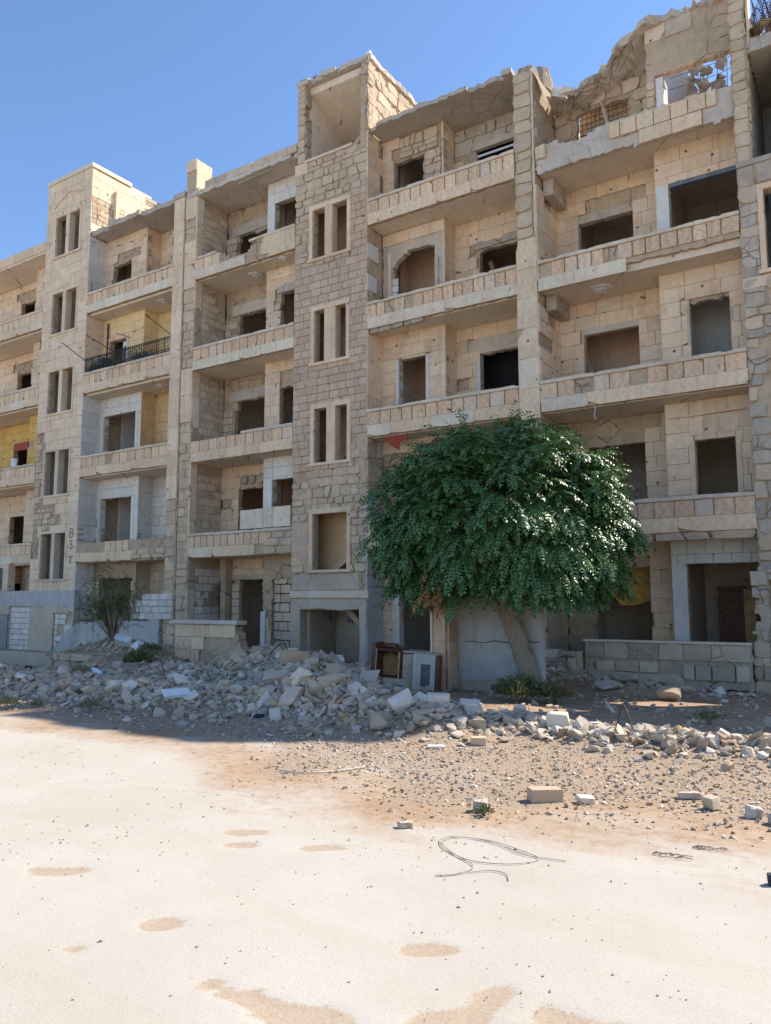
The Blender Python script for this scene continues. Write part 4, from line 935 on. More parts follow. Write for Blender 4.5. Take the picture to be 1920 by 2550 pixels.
# red painted plaster hanging under the first-floor balcony
plate('loose_plaster', B, 'red_paint', lambda u, w, z: (u, D+.18+(6.5-z)*.6-w, z), [(-12.55, 6.50), (-11.6, 6.52), (-11.75, 6.38), (-11.95, 6.33), (-12.05, 6.12), (-12.2, 6.2), (-12.35, 6.34)], -.01, .012, .004)
rc = roof(B, T2R, PC, 16.47, .17, 12.7, .22)
crumbs(B, 'roof_debris', 'concrete', [(x, D+.25+random.uniform(0, .4), 16.47) for x in np.arange(T2R+.6, PC, .2)], (.05, .2))
def wire(b, x, y, z, L, sw=.06, r=.006, mat='white_plastic'): return MB().tube([(x, y, z), (x+sw*.4, y, z-L*.35), (x-sw*.3, y-.02, z-L*.7), (x+sw, y-.02, z-L)], r, 4).build('hanging_wire', mat, b)
for (x, k, L) in ((-17.0, 3, .3), (-11.8, 2, .35), (-9.2, 3, .25), (-18.9, 1, .4), (-10.2, 4, .3)): wire(B, x, D+.5, (ce(k) if k < 4 else 16.3), L, mat='iron')
MB().box(-9.95, -8.3, D+FB+.05, D+FB+.10, 15.22, 15.28).build('window_bar', 'white_plastic', B)
mb = MB(); mb.tube([(-18.9, D+FB+.1, 15.3), (-18.5, D+FB-.1, 15.1), (-18.1, D+FB-.1, 15.35)], .02, 4); mb.tube([(-18.9, D+FB+.1, 15.3), (-18.1, D+FB+.1, 15.45)], .02, 4); mb.build('window_bar', 'iron', B)
def fallen(b, x0, x1, k, n=3):
    for i in range(n):
        x = random.uniform(x0, x1); y = D+FB+random.uniform(.6, 2.2); z = fl(k)+.1; a = random.uniform(-.9, .9)
        MB().tube([(x, y, z), (x+a, y+random.uniform(-.4, .4), z+random.uniform(.9, 2.0))], random.uniform(.05, .11), 4).build('fallen_beam', random.choice(['concrete', 'wood_dark', 'rough_grey']), b)
for (x0, x1, k) in ((-19.8, -18.2, 4), (-19.7, -18.2, 3), (-19.8, -18.3, 2), (-12.3, -11.3, 4), (-9.8, -8.6, 3)): fallen(B, x0, x1, k)
# pillar C
pc = vwall('pillar', B, 'core', F(D+.04), PC, BX1, -.3, 16.35, 1.5, (), lambda U, Z: Z < 16.3+.1*fbm(U*3, U*0, 61, 2), rough=.04, seed=61, jit=.025, bias=.3)
tiles(pc, 'pillar_slab', ['band', 'tower_plaster', 'band_white'], F(D+.04), PC, BX1, 6.4, 11.35, .82, (2, 2.1), broken=.12, gap=.006, w1=.045)
stones(pc, 'bed_stone', 'rubble_stone', F(D+.04), PC, BX1-.06, 11.4, 16.2, (.7, .36), (), None, .06, .03)
stones(pc, 'bed_stone', 'rubble_stone', F(D+.04), PC, BX1-.06, 2.2, 6.35, (.5, .36), (), None, .05, .03)
MB().box(BX1-.05, BX1-.01, D+.02, D+.3, 11.4, 16.2).build('edge_slab', 'band_white', B)

# ------------------------------------------------------------------ building C (right): collapsed top floor
C = empty('apartment_building', (-3.5, D+3, -.3), 'rightmost apartment block with collapsed top floor and sky showing through', 'building', 'row of war-damaged apartment blocks')
CX0, XD, CX1 = -7.44, -4.55, -2.50
sc_ = vwall('pillar_side', C, 'core', S(CX0-.02), D+.05, D+FB, -.3, 15.9, .03, rough=.03, seed=71)
for k in range(1, 4):
    tiles(sc_, 'wall_tile', 'tile', S(CX0-.02), D+.02, D+FB, fl(k), ce(k)-.35, .38, (.5, .8), (), lambda u, z: random.random() < .85, broken=.2, w1=.03)
MB().box(CX0+.02, CX0+.3, D+.5, D+FB-.05, ce(3)-.5, ce(3)-.02).build('stub_beam', 'rough_grey', C)
MB().box(CX0+.02, CX0+.3, D+.5, D+FB-.05, ce(2)-.42, ce(2)-.02).build('stub_beam', 'rough_grey', C)
OPD_D = {3: (-6.83, -5.32, 10.3, 12.15, 0), 2: (-6.77, -5.28, 7.0, 8.93, 0), 1: (-6.74, -5.24, 3.5, 5.78, 0), 0: (-6.68, -5.25, .4, 2.55, .03)}
OPD_N = {3: (-4.22, -2.52, 10.3, 12.22, 0), 2: (-3.85, -2.93, 7.0, 8.98, .05), 1: (-3.88, -2.96, 3.5, 5.53, 0), 0: (-4.2, -2.52, -.05, 2.55, 0)}
for k in range(4):
    z0, z1 = fl(k), ce(k)
    o = OPD_D[k]; op = o[:4]
    bare = {3: [(-6.9, -5.3, 12.1, 12.75)], 2: [(-6.85, -5.25, 8.9, 9.2)], 1: [(-6.9, -5.2, 5.75, 6.4)], 0: [(-6.8, -5.2, 2.5, 2.75), (-7.4, -6.7, -1, 1.2)]}[k]
    w = wall(C, F(D+FB), CX0, XD, z0, z1, op, rag=o[4], bare=bare, wr=(.5, .95), rowh=.38)
    plate('lintel', w, ['room_brown', 'core', 'concrete', 'rough_grey'][k], F(D+FB), [(op[0]-.06, op[3]), (op[1]+.02, op[3]), (op[1]+.02, op[3]+.26), (op[0]-.06, op[3]+.24)], -.1, .02)
    if k in (2, 3): reveal(w, F(D+FB), op, .07, 'plaster_beige', .015, 'LR')
    o = OPD_N[k]; op = o[:4]
    tm = {0: 'white_tile'}.get(k, 'tile')
    bare = {2: [(-4.0, -2.8, 8.95, 9.25)], 3: [], 1: [], 0: []}[k]
    w = wall(C, F(D+NB), XD, CX1+.15, z0, z1, op, rag=o[4], bare=bare, tile=tm, wr=(.5, .95) if k else (.4, .42), rowh=.40, broken=.06)
    if k == 3: reveal(w, F(D+NB), op, .30, 'white_tile', .04, 'L'); plate('lintel', w, 'metal_grey', F(D+NB), [(-4.22, 12.12), (-2.52, 12.12), (-2.52, 12.22), (-4.22, 12.22)], -.2, .02)
    if k == 2: reveal(w, F(D+NB), op, .08, 'plaster_beige', .03, 'LR')
    if k == 1:
        reveal(w, F(D+NB), op, .12, 'tile', .05, 'LR')
        plate('moulding', w, 'tile', F(D+NB), [(-4.08, 6.12), (-2.72, 6.16), (-2.72, 6.22), (-4.1, 6.19)], -.02, .09)
        for (a, c_) in ((-4.0, -3.66), (-3.64, -3.3), (-3.28, -2.85)): plate('keystone', w, 'tile', F(D+NB), [(a+.05, 5.66), (c_-.03, 5.66), (c_, 6.08), (a, 6.08)], -.02, .05)
    if k == 0: reveal(w, F(D+NB), op, .34, 'white_tile', .035, 'L')
    MB().box(XD-.02, XD+.18, D+NB+.21, D+FB, z0, z1).build('return_wall', 'tile', C)
for k in range(0, 4): slab(C, CX0, CX1+.1, ce(k), ce(k)+.25, y1=D+6.0)
rooms(C, CX0, CX1+.1, range(4), yb=4.4, mats={2: 'room_brown', 1: 'room', 0: 'room'}, parts=(XD,))
MB().box(XD+.2, CX1, D+2.2, D+2.3, fl(2), ce(2)).build('room_wall', 'plaster_grey', C)
MB().box(CX0+.2, XD-.2, D+3.0, D+3.1, fl(2), ce(2)).build('room_wall', 'room_brown', C)
# stained door and hanging sheet inside the ground floor
MB().box(-3.22, -2.95, D+2.5, D+2.58, -.1, 1.95).build('interior_door', 'wood_tan', C)
MB().box(-3.95, -3.25, D+3.2, D+3.3, -.1, 2.05).build('interior_door', 'wood_dark', C)
plate('hanging_sheet', C, 'wood_yellow', F(D+2.2), [(-6.35, 2.75), (-5.3, 2.75), (-5.28, 1.72), (-5.8, 1.55), (-6.2, 1.55), (-6.35, 1.75), (-6.5, 2.0)], -.01, .02)
rosette(C, -6.0, D+.8, ce(2), .30)
wire(C, -6.05, D+.05, zr(2)-.84, .38, .04, .008); wire(C, -5.6, D+.6, ce(1), .2, .1, .006, 'iron'); wire(C, -3.4, D+.5, ce(3), .25, .05, .006, 'iron')
for (x0, x1, k) in ((-6.7, -5.5, 3), (-4.0, -2.8, 3), (-6.6, -5.4, 2)): fallen(C, x0, x1, k)
parapet(C, CX0, CX1, 3, 'panel', 'band_white', mbd=[(-5.2, -4.3), (-3.6, -2.4)], dz=-.06, cut=lambda U: (zr(3)-.1+0*U, zr(3)-.84+.16*sstep(-6.2, -5.4, U)+.08*fbm(U*3, U*0, 5, 3)))
parapet(C, CX0, CX1, 2, ['panel', 'panel', 'panel_pale'], ['panel_pale', 'band_white', 'band'])
parapet(C, CX0, CX1, 1, 'panel', 'panel_pale', mbd=[(-4.1, -3.6)], dz=.04, core='rubble_stone')
stones(C, 'bed_stone', 'rubble_stone', F(D+.04), -5.4, CX1, zr(1)-1.0, zr(1)-.80, (.5, .15), (), None, .05)
# top parapet: right part still faced, left part bare concrete
def cutC(U): return (13.95-.10*sstep(-6, -4, U)-.25*np.exp(-((U+6.3)/.5)**2)+.06*fbm(U*4, U*0, 3, 3), 13.12-.10*sstep(-5, -4.6, U)+.10*fbm(U*3, U*0, 6, 3))
p4 = vwall('balcony_parapet', C, 'concrete', F(D+.035), CX0, CX1, 12.95, 13.9, .14, (), lambda U, Z: (Z < cutC(U)[0]) & (Z > cutC(U)[1]), cell=.09, jit=.03, rough=.05, seed=91)
tiles(p4, 'parapet_panel', ['panel_pale', 'band'], F(D+.03), -5.42, -2.85, 13.40, 13.82, .5, (.36, .44), w1=.04, gap=.02, broken=.1)
tiles(p4, 'beam_slab', ['band', 'panel_pale'], F(D+.03), -4.68, -3.2, 13.02, 13.39, .5, (.7, .9), w1=.045, gap=.008)
plate('parapet_panel', p4, 'band', F(D+.03), [(CX0+.02, 13.5), (-7.15, 13.5), (-7.15, 13.88), (CX0+.02, 13.85)], -.02, .05)
crumbs(C, 'roof_debris', 'concrete', [(x, D+.1+random.uniform(0, .5), 13.72) for x in np.arange(-7.2, -5.2, .14)], (.06, .2))
crumbs(C, 'roof_debris', 'chunk_white', [(-7.0, D+.55, 15.35), (-6.75, D+.6, 15.4)], (.28, .38))
# top storey walls
w4d = vwall('recessed_wall', C, 'core', F(D+FB), CX0, XD, ce(3)+.25, 16.1, .2, [(-6.80, -5.32, 14.0, 15.46, .03)], lambda U, Z: Z < 16.05-.25*np.exp(-((U+6.3)/.6)**2)+.08*fbm(U*4, U*0, 3, 3), cell=.09, jit=.03, rough=.04, seed=81)
stones(w4d, 'masonry_stone', ['rubble_stone', 'block_tan'], F(D+FB), CX0, XD, 13.6, 15.95, (.34, .36), [(-6.85, -5.28, 13.9, 15.55)], None, .04, .02)
grid = MB()
for i in range(12): grid.box(-6.78+i*.125, -6.768+i*.125, D+FB+.1, D+FB+.112, 14.0, 15.46)
for i in range(9): grid.box(-6.8, -5.32, D+FB+.114, D+FB+.126, 14.02+i*.16, 14.032+i*.16)
grid.build('window_grille', 'rust', C)
stones(C, 'infill_stone', ['rubble_stone', 'rough_grey'], F(D+FB+.45), -6.85, -5.25, 13.9, 15.95, (.3, .24), (), lambda u, z: z < 16.0-.3*abs(u+5.8) and random.random() < .93, .06)
MB().box(-6.85, -5.25, D+FB+.46, D+FB+.6, 13.6, 15.75).build('infill_wall', 'core', C)
MB().tube([(-6.05, D+FB-.05, 15.55), (-5.75, D+FB-.12, 14.2)], .05, 5).build('broken_lath', 'rough_grey', C)
w4n = vwall('recessed_wall', C, 'core', F(D+NB), XD-.1, CX1, ce(3)+.25, 16.85, .22, [(-4.43, -2.62, 13.5, 15.28, .05)], lambda U, Z: Z < 16.78-.0*U+.05*fbm(U*4, U*0, 3, 3), cell=.09, jit=.03, rough=.03, seed=83)
tiles(w4n, 'wall_tile', ['plaster_beige', 'tile', 'block_tan'], F(D+NB), XD-.1, CX1, 15.3, 16.7, .45, (.6, 1.0), (), lambda u, z: fbm(u*1.3, z*1.3, 14, 3) > -.02, broken=.4, w1=.025)
stones(w4n, 'masonry_stone', 'rubble_stone', F(D+NB), XD-.1, -4.45, 13.6, 15.3, (.26, .26), (), None, .05)
MB().box(-4.42, -4.24, D+NB+.0, D+NB+.5, 13.5, 15.2).build('window_frame', 'plaster_white', C)
w5 = vwall('room_wall', C, 'plaster_grey', F(D+3.6), -6.0, -2.6, 13.4, 17.3, .15, (), lambda U, Z: (U < -4.05+.35*fbm(Z*2, Z*0, 6, 3)*2) & (Z < 17.2+.2*fbm(U, U*0, 3, 2)), cell=.10, jit=.04, rough=.03, seed=85)
# lumps of concrete still hanging on the reinforcing bars
for (x, z, r) in ((-3.73, 16.85, .15), (-3.26, 16.68, .20), (-3.85, 16.42, .16), (-3.6, 16.54, .16), (-3.62, 16.2, .17), (-3.26, 16.31, .12), (-3.3, 16.02, .22), (-3.62, 15.98, .16), (-3.95, 16.86, .18), (-3.45, 15.9, .24), (-4.0, 16.6, .2), (-4.0, 16.1, .2), (-3.15, 15.85, .26), (-3.7, 15.75, .26), (-3.95, 15.7, .25)):
    hv = hull([(x+random.gauss(0, .6)*r, D+3.4+random.gauss(0, .4)*r, z+random.gauss(0, .7)*r) for _ in range(12)]); ob('hanging_concrete', *hv, 'rough_grey', C)
rbm = MB()
for x in (-4.0, -3.8, -3.61, -3.28, -3.1): rbm.tube([(x, D+3.4, 13.4), (x+random.uniform(-.06, .06), D+3.4, 15), (x+random.uniform(-.1, .1), D+3.4, 16.8)], .012, 4)
for z in (15.9, 16.45, 16.8): rbm.tube([(-4.6, D+3.42, z), (-3.3, D+3.42, z+random.uniform(-.1, .1)), (-2.6, D+3.42, z+.1)], .010, 4)
rbm.build('reinforcing_bar', 'rust', C)
# sagging remains of the roof slab
xs_ = np.linspace(CX0+.1, CX1, 46); prof = np.interp(xs_, [-7.4, -7.0, -6.5, -5.9, -5.5, -5.1, -4.45, -2.4], [15.75, 15.72, 15.75, 15.95, 16.15, 16.5, 16.84, 16.84])
ys_ = np.linspace(0, 1, 9); v = []; f = []
for s_ in (0, 1):
    for i, x in enumerate(xs_):
        ya = D+NB-.06-.30*math.exp(-((x+5.0)/.7)**2)+.14*random.uniform(-1, 1)
        yb2 = D+2.2+.35*random.uniform(-1, 1)-.6*(x < -5.6)
        for j, t_ in enumerate(ys_):
            zz = prof[i]+.03*random.uniform(-1, 1)-s_*.17+.05*math.sin(x*9); v.append((x+.03*random.uniform(-1, 1), ya+(yb2-ya)*t_, zz))
n1_ = len(xs_)*9
for i in range(len(xs_)-1):
    for j in range(8):
        a = i*9+j; f += [(a, a+9, a+10, a+1), (n1_+a, n1_+a+1, n1_+a+10, n1_+a+9)]
    a = i*9; f += [(a, n1_+a, n1_+a+9, a+9), (a+8, a+17, n1_+a+17, n1_+a+8)]
for j in range(8): f += [(j, j+1, n1_+j+1, n1_+j)]; e_ = (len(xs_)-1)*9+j; f += [(e_, n1_+e_, n1_+e_+1, e_+1)]
ob('roof_slab', v, f, 'concrete', C)
crumbs(C, 'roof_debris', 'concrete', [(x, D+NB+.1+random.uniform(-.1, .4), float(np.interp(x, xs_, prof))) for x in np.arange(-7.3, -2.6, .17)], (.06, .18))
vp = hull([(-7.35+random.uniform(-.05, .3), D+.35+random.uniform(-.3, .5), 15.6+random.uniform(0, .85)) for _ in range(16)]); ob('roof_debris', *vp, 'rough_grey', C)
hb = MB()
for i in range(22):
    x = random.uniform(-7.1, -4.8); z = float(np.interp(x, xs_, prof))-.1; y = D+NB-.1
    hb.tube([(x, y, z), (x+random.uniform(-.2, .1), y-.12, z-random.uniform(.1, .4)), (x+random.uniform(-.4, .1), y-.1, z-random.uniform(.3, .9))], .007, 4)
hb.build('reinforcing_bar', 'rust', C)
# --- third stair tower, cut by the right edge of the view
T3L, T3R = -2.50, -1.40
t3 = vwall('stair_tower', C, 'core', F(D+.03), T3L, T3R, -.4, 11.72, .3, [(-1.98, -1.5, 9.1, 11.0), (-1.98, -1.5, 5.7, 7.5), (-1.9, -1.46, -.4, 2.0, .06)], cell=.13, rough=.05, seed=101, bias=.3)
stones(t3, 'rubble_stone', ['rubble_stone', 'rough_grey'], F(D+.03), T3L, T3R, 1.9, 11.68, (.42, .33), [(-2.1, -.5, 9.0, 11.1), (-2.1, -.5, 5.6, 7.6), (-2.1, -.5, -.5, 2.05)], None, .06)
trim(t3, f2, -1.98, -1.5, 9.1, 11.0, .12, 'tile')
plate('facing_stone', t3, 'tile', F(D+.03), [(T3L, 8.72), (-1.42, 8.72), (-1.42, 8.97), (T3L, 8.97)], -.02, .05)
p3 = vwall('pillar', C, 'core', F(D+.03), T3L, T3L+.36, 11.72, 16.9, .5, (), lambda U, Z: Z < 16.8, rough=.05, seed=103, cell=.1, jit=.025, bias=.3)
stones(p3, 'bed_stone', 'rubble_stone', F(D+.03), T3L, T3L+.33, 11.75, 16.7, (.34, .32), (), None, .05)
MB().box(T3L+.37, T3L+.42, D+.08, D+.6, 14.6, 16.8).build('edge_slab', 'tower_plaster', C)
mb = MB(); mb.box(T3L+.36, T3R, D+2.6, D+2.8, 11.7, 14.6); mb.box(T3L+.02, T3L+.35, D+.53, D+5, -.4, 16.0); mb.box(T3R-.25, T3R, D+.35, D+5, -.4, 14.5); mb.build('stair_wall', 'plaster_grey', C)
plate('cap_stone', t3, 'rough_grey', F(D+.03), [(T3L+.0, 11.66), (T3R, 11.66), (T3R, 11.8), (T3L, 11.78)], -.3, .07)
vwall('roof_slab', C, 'concrete', Tf(14.85), T3L+.36, T3R, D-.05, D+5, .38, (), lambda U, Y: Y > D+.02+.25*np.maximum(0, fbm(U*2, U*0, 51, 3)*2), jit=.05, rough=.06, cell=.12)
crumbs(C, 'roof_debris', 'concrete', [(random.uniform(T3L+.4, T3R), D+random.uniform(.1, 1.6), 14.9+random.uniform(0, .25)) for _ in range(22)], (.12, .4))
bars = MB()
for i in range(24):
    x = random.uniform(T3L+.45, T3R-.1); y = D+random.uniform(.0, .8); h_ = random.uniform(.5, 2.2); dx = random.uniform(-.9, .9)
    bars.tube([(x, y, 14.8), (x+dx*.25, y-.1, 14.8+h_*.5), (x+dx*.7, y-.15, 14.8+h_*.85), (x+dx*1.2, y-.2, 14.8+h_*random.uniform(.7, 1.0))], .012, 4)
for i in range(9):
    z = 15.0+i*.05; bars.tube([(T3L+.4, D+.3, z), (T3L+.7, D-.05-i*.02, z+.08), (T3L+1.1, D+.15, z)], .010, 4)
bars.build('reinforcing_bar', 'rust', C)
MB().box(-2.16, -1.45, D+.35, D+.42, -.4, 2.0).build('steel_door', 'plaster_grey', C)
stub = vwall('broken_wall', C, 'rough_grey', F(D-.42), -2.66, -2.30, -.4, 2.4, .5, (), lambda U, Z: U > -2.62+.22*np.maximum(0, fbm(Z*1.5, Z*0, 9, 3)*2), rough=.05, cell=.09, jit=.03)
stones(stub, 'wall_block', ['rough_grey', 'chunk', 'rubble_stone'], F(D-.42), -2.64, -2.31, -.35, 2.3, (.26, .25), (), lambda u, z: random.random() < .85, .07)
crumbs(C, 'fallen_block', 'chunk', [(-2.3+random.random()*1.2, D-.3+random.random()*.4, 1.95+random.random()*.3) for _ in range(12)], (.15, .3))
# added unseen wing, its big hole lets sun onto the tree; lower ruins beyond
vwall('added_wing', C, 'core', F(D+.03), T3R, 3.7, -.4, 16.6, .4, [(-1.3, 1.15, 8.4, 12.5, .12), (-.9, .4, 4.6, 6.6), (1.9, 3.0, 4.6, 6.6), (1.9, 3.0, 11.4, 13.0), (-.9, .4, 1.0, 3.0), (1.9, 3.0, 1.0, 3.0)], lambda U, Z: Z < 16.3-1.3*sstep(2.4, 3.6, U)+.3*fbm(U, U*0, 3, 3), cell=.16, jit=.05, rough=.05)
vwall('added_wing', C, 'core', F(D+.03), 3.7, 18, -.4, 11.0, .4, [(4.5+3*i, 5.8+3*i, 1+3.33*j, 2.6+3.33*j) for i in range(4) for j in range(3)], lambda U, Z: Z < 10.6+.5*fbm(U, U*0, 3, 3)*2, cell=.3, jit=.05, rough=.05)
MB().box(T3R, 18, D+.45, D+6, 2.9, 3.2).build('floor_slab', 'concrete', C)
for bld, xa, xb, zt in ((A, AX0, AX1, 16.6), (B, BX0, BX1, 16.3), (C, CX0, CX1, 13.3)): MB().box(xa, xb, D+6.5, D+6.7, -.4, zt).build('rear_wall', 'core', bld)

# ------------------------------------------------------------------ yard walls
def thing_wall(name, label, cat='wall', loc=(0, 0, 0), group=None): return empty(name, loc, label, cat, group)
# grey retaining wall with the curved broken end, under the left bay
TW = [(-27.9, -.5), (-27.62, .0), (-27.3, .18), (-27.05, .45), (-26.75, .66), (-26.3, .86), (-25.6, .95), (-24.6, .96), (-23.9, .96), (-23.5, 1.0), (-22, 1.03), (-21.7, 1.04)]
rw = thing_wall('retaining_wall', 'grey rendered retaining wall with rounded broken end below the left balconies', loc=(-24.5, D, -.3))
vwall('wall_body', rw, 'plaster_grey', F(D-.12), -27.9, -21.7, -.5, 1.06, .25, (), lambda U, Z: Z < np.interp(U, [p[0] for p in TW], [p[1] for p in TW]), cell=.07, jit=.02, rough=.012, seed=5)
bw = thing_wall('block_wall', 'low white concrete-block wall with slanting end above the grey wall', loc=(-22, D, 1.0))
tiles(bw, 'concrete_block', 'block', F(D-.04), -23.25, -21.1, 1.06, 1.96, .225, (.40, .46), (), lambda u, z: u > -23.25+max(0, z-1.3)*1.0, gap=.022, w0=-.2, w1=.03, broken=.04, bev=.012)
MB().hexa([(-23.15, D-.02, 1.05), (-21.12, D-.02, 1.05), (-21.12, D+.1, 1.05), (-23.15, D+.1, 1.05), (-22.45, D-.02, 1.93), (-21.12, D-.02, 1.93), (-21.12, D+.1, 1.93), (-22.45, D+.1, 1.93)]).build('mortar_bed', 'concrete', bw)
# garden wall along the street on the left
gw = thing_wall('garden_wall', 'low beige rendered garden wall at the left edge behind the rubble', loc=(-22, 13, -.2))
vwall('wall_body', gw, 'plaster_beige', F(13.0), -27, -19.35, -.4, .27, .22, (), lambda U, Z: Z < .26+.02*fbm(U*2, U*0, 2, 3)-.8*np.maximum(0, U+19.6), cell=.08, jit=.015, rough=.012)
gs = thing_wall('stone_wall', 'broken run of big brown stone blocks beside the beige garden wall', loc=(-18.4, 13, -.2))
stones(gs, 'stone_block', 'chunk_sand', F(13.05), -19.3, -17.4, -.35, .12, (.75, .40), (), None, .08, .03, .15)
stones(gs, 'stone_block', 'rubble_stone', F(13.05), -19.3, -17.7, .10, .30, (.35, .18), (), None, .10, .02)
MB().hexa([(-19.3, 13.08, -.4), (-17.4, 13.08, -.4), (-17.4, 13.5, -.4), (-19.3, 13.5, -.4), (-19.25, 13.1, .24), (-17.7, 13.1, .22), (-17.7, 13.5, .2), (-19.25, 13.5, .24)]).build('wall_core', 'core', gs)
gt = thing_wall('stone_step', 'two worn stone blocks half buried below the earth mound', loc=(-16.2, 12.4, -.2))
stones(gt, 'stone_block', 'chunk_sand', F(12.4), -16.7, -15.0, -.25, .16, (.6, .5), (), None, .12, .03, .12)
MB().box(-16.65, -15.05, 12.42, 12.9, -.3, .12).build('wall_core', 'core', gt)
# stone-clad wall with cap in front of the middle building
gp = thing_wall('stone_clad_wall', 'stone-clad garden wall with white cap slab before the middle building', loc=(-16.6, 16, -.2))
wbody = vwall('wall_body', gp, 'core', F(16.03), -18.35, -15.2, -.45, 1.04, .3, (), lambda U, Z: (Z < .85+(U+18.25)*1.3) & (Z < 1.1-np.maximum(0, U+15.55)*2.2), cell=.08, jit=.03, rough=.04, seed=3)
stones(wbody, 'rubble_stone', 'rubble_stone', F(16.03), -18.3, -17.9, -.4, .95, (.3, .24), (), lambda u, z: z < .8+(u+18.25)*1.3, .06)
tiles(wbody, 'facing_slab', ['tile', 'panel_pale', 'band', 'panel'], F(16.03), -17.88, -15.45, -.4, 1.02, .355, (.5, .85), (), lambda u, z: not (u > -16.6 and .3 < z < .7) and not (u > -16.9 and z < .3), broken=.15)
plate('cap_slab', wbody, 'chunk_white', F(16.03), [(-18.05, 1.03), (-15.35, 1.03), (-15.33, 1.14), (-17.9, 1.15), (-18.05, 1.12)], -.33, .1, .02)
for x in np.arange(-17.98, -15.4, .11): pass
gl = thing_wall('rubble_wall', 'low grey rubble-stone wall sloping down to the stair door', loc=(-14.3, 16.3, -.2))
vwall('wall_body', gl, 'rough_grey', F(16.35), -15.2, -12.9, -.45, .42, .3, (), lambda U, Z: Z < .38-.02*(U+15)+.08*fbm(U*2, U*0, 4, 3), cell=.09, jit=.03, rough=.05)
stones(gl, 'wall_stone', 'chunk', F(16.35), -15.15, -13.0, .0, .38, (.3, .2), (), None, .1)
# pier and grey wall behind the tree
gq = thing_wall('stone_pier', 'tall brown stone gate pier standing between fallen furniture and tree', loc=(-8.1, 14.6, -.2))
pbd = vwall('pier_body', gq, 'pier_stone', F(14.53), -8.28, -7.9, -.3, 2.0, .38, rough=.03, cell=.08)
tiles(pbd, 'facing_slab', 'pier_stone', F(14.53), -8.27, -7.98, -.28, 1.95, .5, (.6, .7), broken=.3, w1=.03)
tiles(pbd, 'facing_slab', 'pier_stone', S(-7.93), 14.5, 14.9, -.28, 1.95, .55, (.6, .7), broken=.3, w0=.0, w1=.04)
plate('edge_render', pbd, 'plaster_white', F(14.53), [(-8.33, -.2), (-8.28, -.2), (-8.28, 1.95), (-8.34, 1.95)], -.3, .05)
gr_ = thing_wall('grey_wall', 'blue-grey rendered yard wall behind the tree trunk', loc=(-6.9, 14.9, -.2))
vwall('wall_body', gr_, 'plaster_grey', F(14.9), -7.88, -6.02, -.35, 1.75, .2, rough=.012, cell=.09, keep=lambda U, Z: Z > -.05+.12*fbm(U*2, U*0, 3, 3)-.3*(U < -7.4))
for q in range(14):
    xa, xb = -7.75+q*.12, -7.75+(q+1)*.12; za = .80+.05*math.sin(q*1.3)*.4+.004*q; zb2 = .80+.05*math.sin((q+1)*1.3)*.4+.004*(q+1)
    plate('wall_crack', gr_, 'soot_and_shade', F(14.9), [(xa, za), (xb, zb2), (xb, zb2+.016), (xa, za+.012)], -.01, .008, .002)
plate('wall_plinth', gr_, 'plaster_beige', F(14.9), [(-7.88, -.4), (-6.02, -.4), (-6.02, .02), (-7.0, .06), (-7.88, .0)], -.15, .05, .03)
# steps buried in debris and low wall of the right building
lw = thing_wall('low_block_wall', 'low grey block wall with crumbling render before the right ground-floor openings', loc=(-4.5, 18.2, -.3))
lwb = vwall('wall_body', lw, 'rough_grey', F(18.2), -6.27, -2.66, -.5, .73, .22, [(-3.9, -2.75, -.5, -.22, .04)], lambda U, Z: Z < .74, cell=.09, jit=.02, rough=.04, seed=12)
tiles(lwb, 'concrete_block', 'rough_grey', F(18.2), -6.25, -2.68, .36, .72, .36, (.5, .7), gap=.012, broken=.25, w1=.03)
tiles(lwb, 'concrete_block', 'block_tan', F(18.2), -6.0, -4.6, .06, .30, .24, (.4, .6), gap=.02, broken=.2, w1=.035)
tiles(lwb, 'concrete_block', 'chunk', F(18.2), -4.05, -2.7, -.06, .28, .3, (.3, .5), gap=.03, broken=.3, w1=.05, tilt=.05)
plate('render_remains', lwb, 'plaster_beige', F(18.2), [(-6.27, -.5), (-4.1, -.5), (-4.05, -.05), (-4.2, .05), (-5.0, .03), (-6.2, .1)], -.02, .03, .01)
plate('cap_slab', lwb, 'cap', F(18.2), [(-6.3, .725), (-2.66, .725), (-2.66, .775), (-6.3, .77)], -.26, .05)
ls = thing_wall('stair_wall', 'stepped grey block wall end beside the debris-covered steps', loc=(-6.7, 18.2, -.3))
stones(ls, 'wall_block', 'chunk', F(17.75), -6.95, -6.32, -.4, .52, (.3, .26), (), lambda u, z: z < .55+(u+6.5)*.9, .12)
MB().hexa([(-6.9, 17.8, -.5), (-6.33, 17.8, -.5), (-6.33, 18.3, -.5), (-6.9, 18.3, -.5), (-6.8, 17.8, .1), (-6.33, 17.8, .5), (-6.33, 18.3, .5), (-6.8, 18.3, .1)]).build('wall_core', 'core', ls)
sp = thing_wall('stone_steps', 'stone steps buried in slabs right of the tree trunk', 'steps', loc=(-7.2, 18, -.3))
for i in range(5): MB().box(-7.75+.02*i, -6.95, 17.1+i*.28, 18.6, -.4+.18*i, -.22+.18*i+.0).build('step', 'concrete', sp)

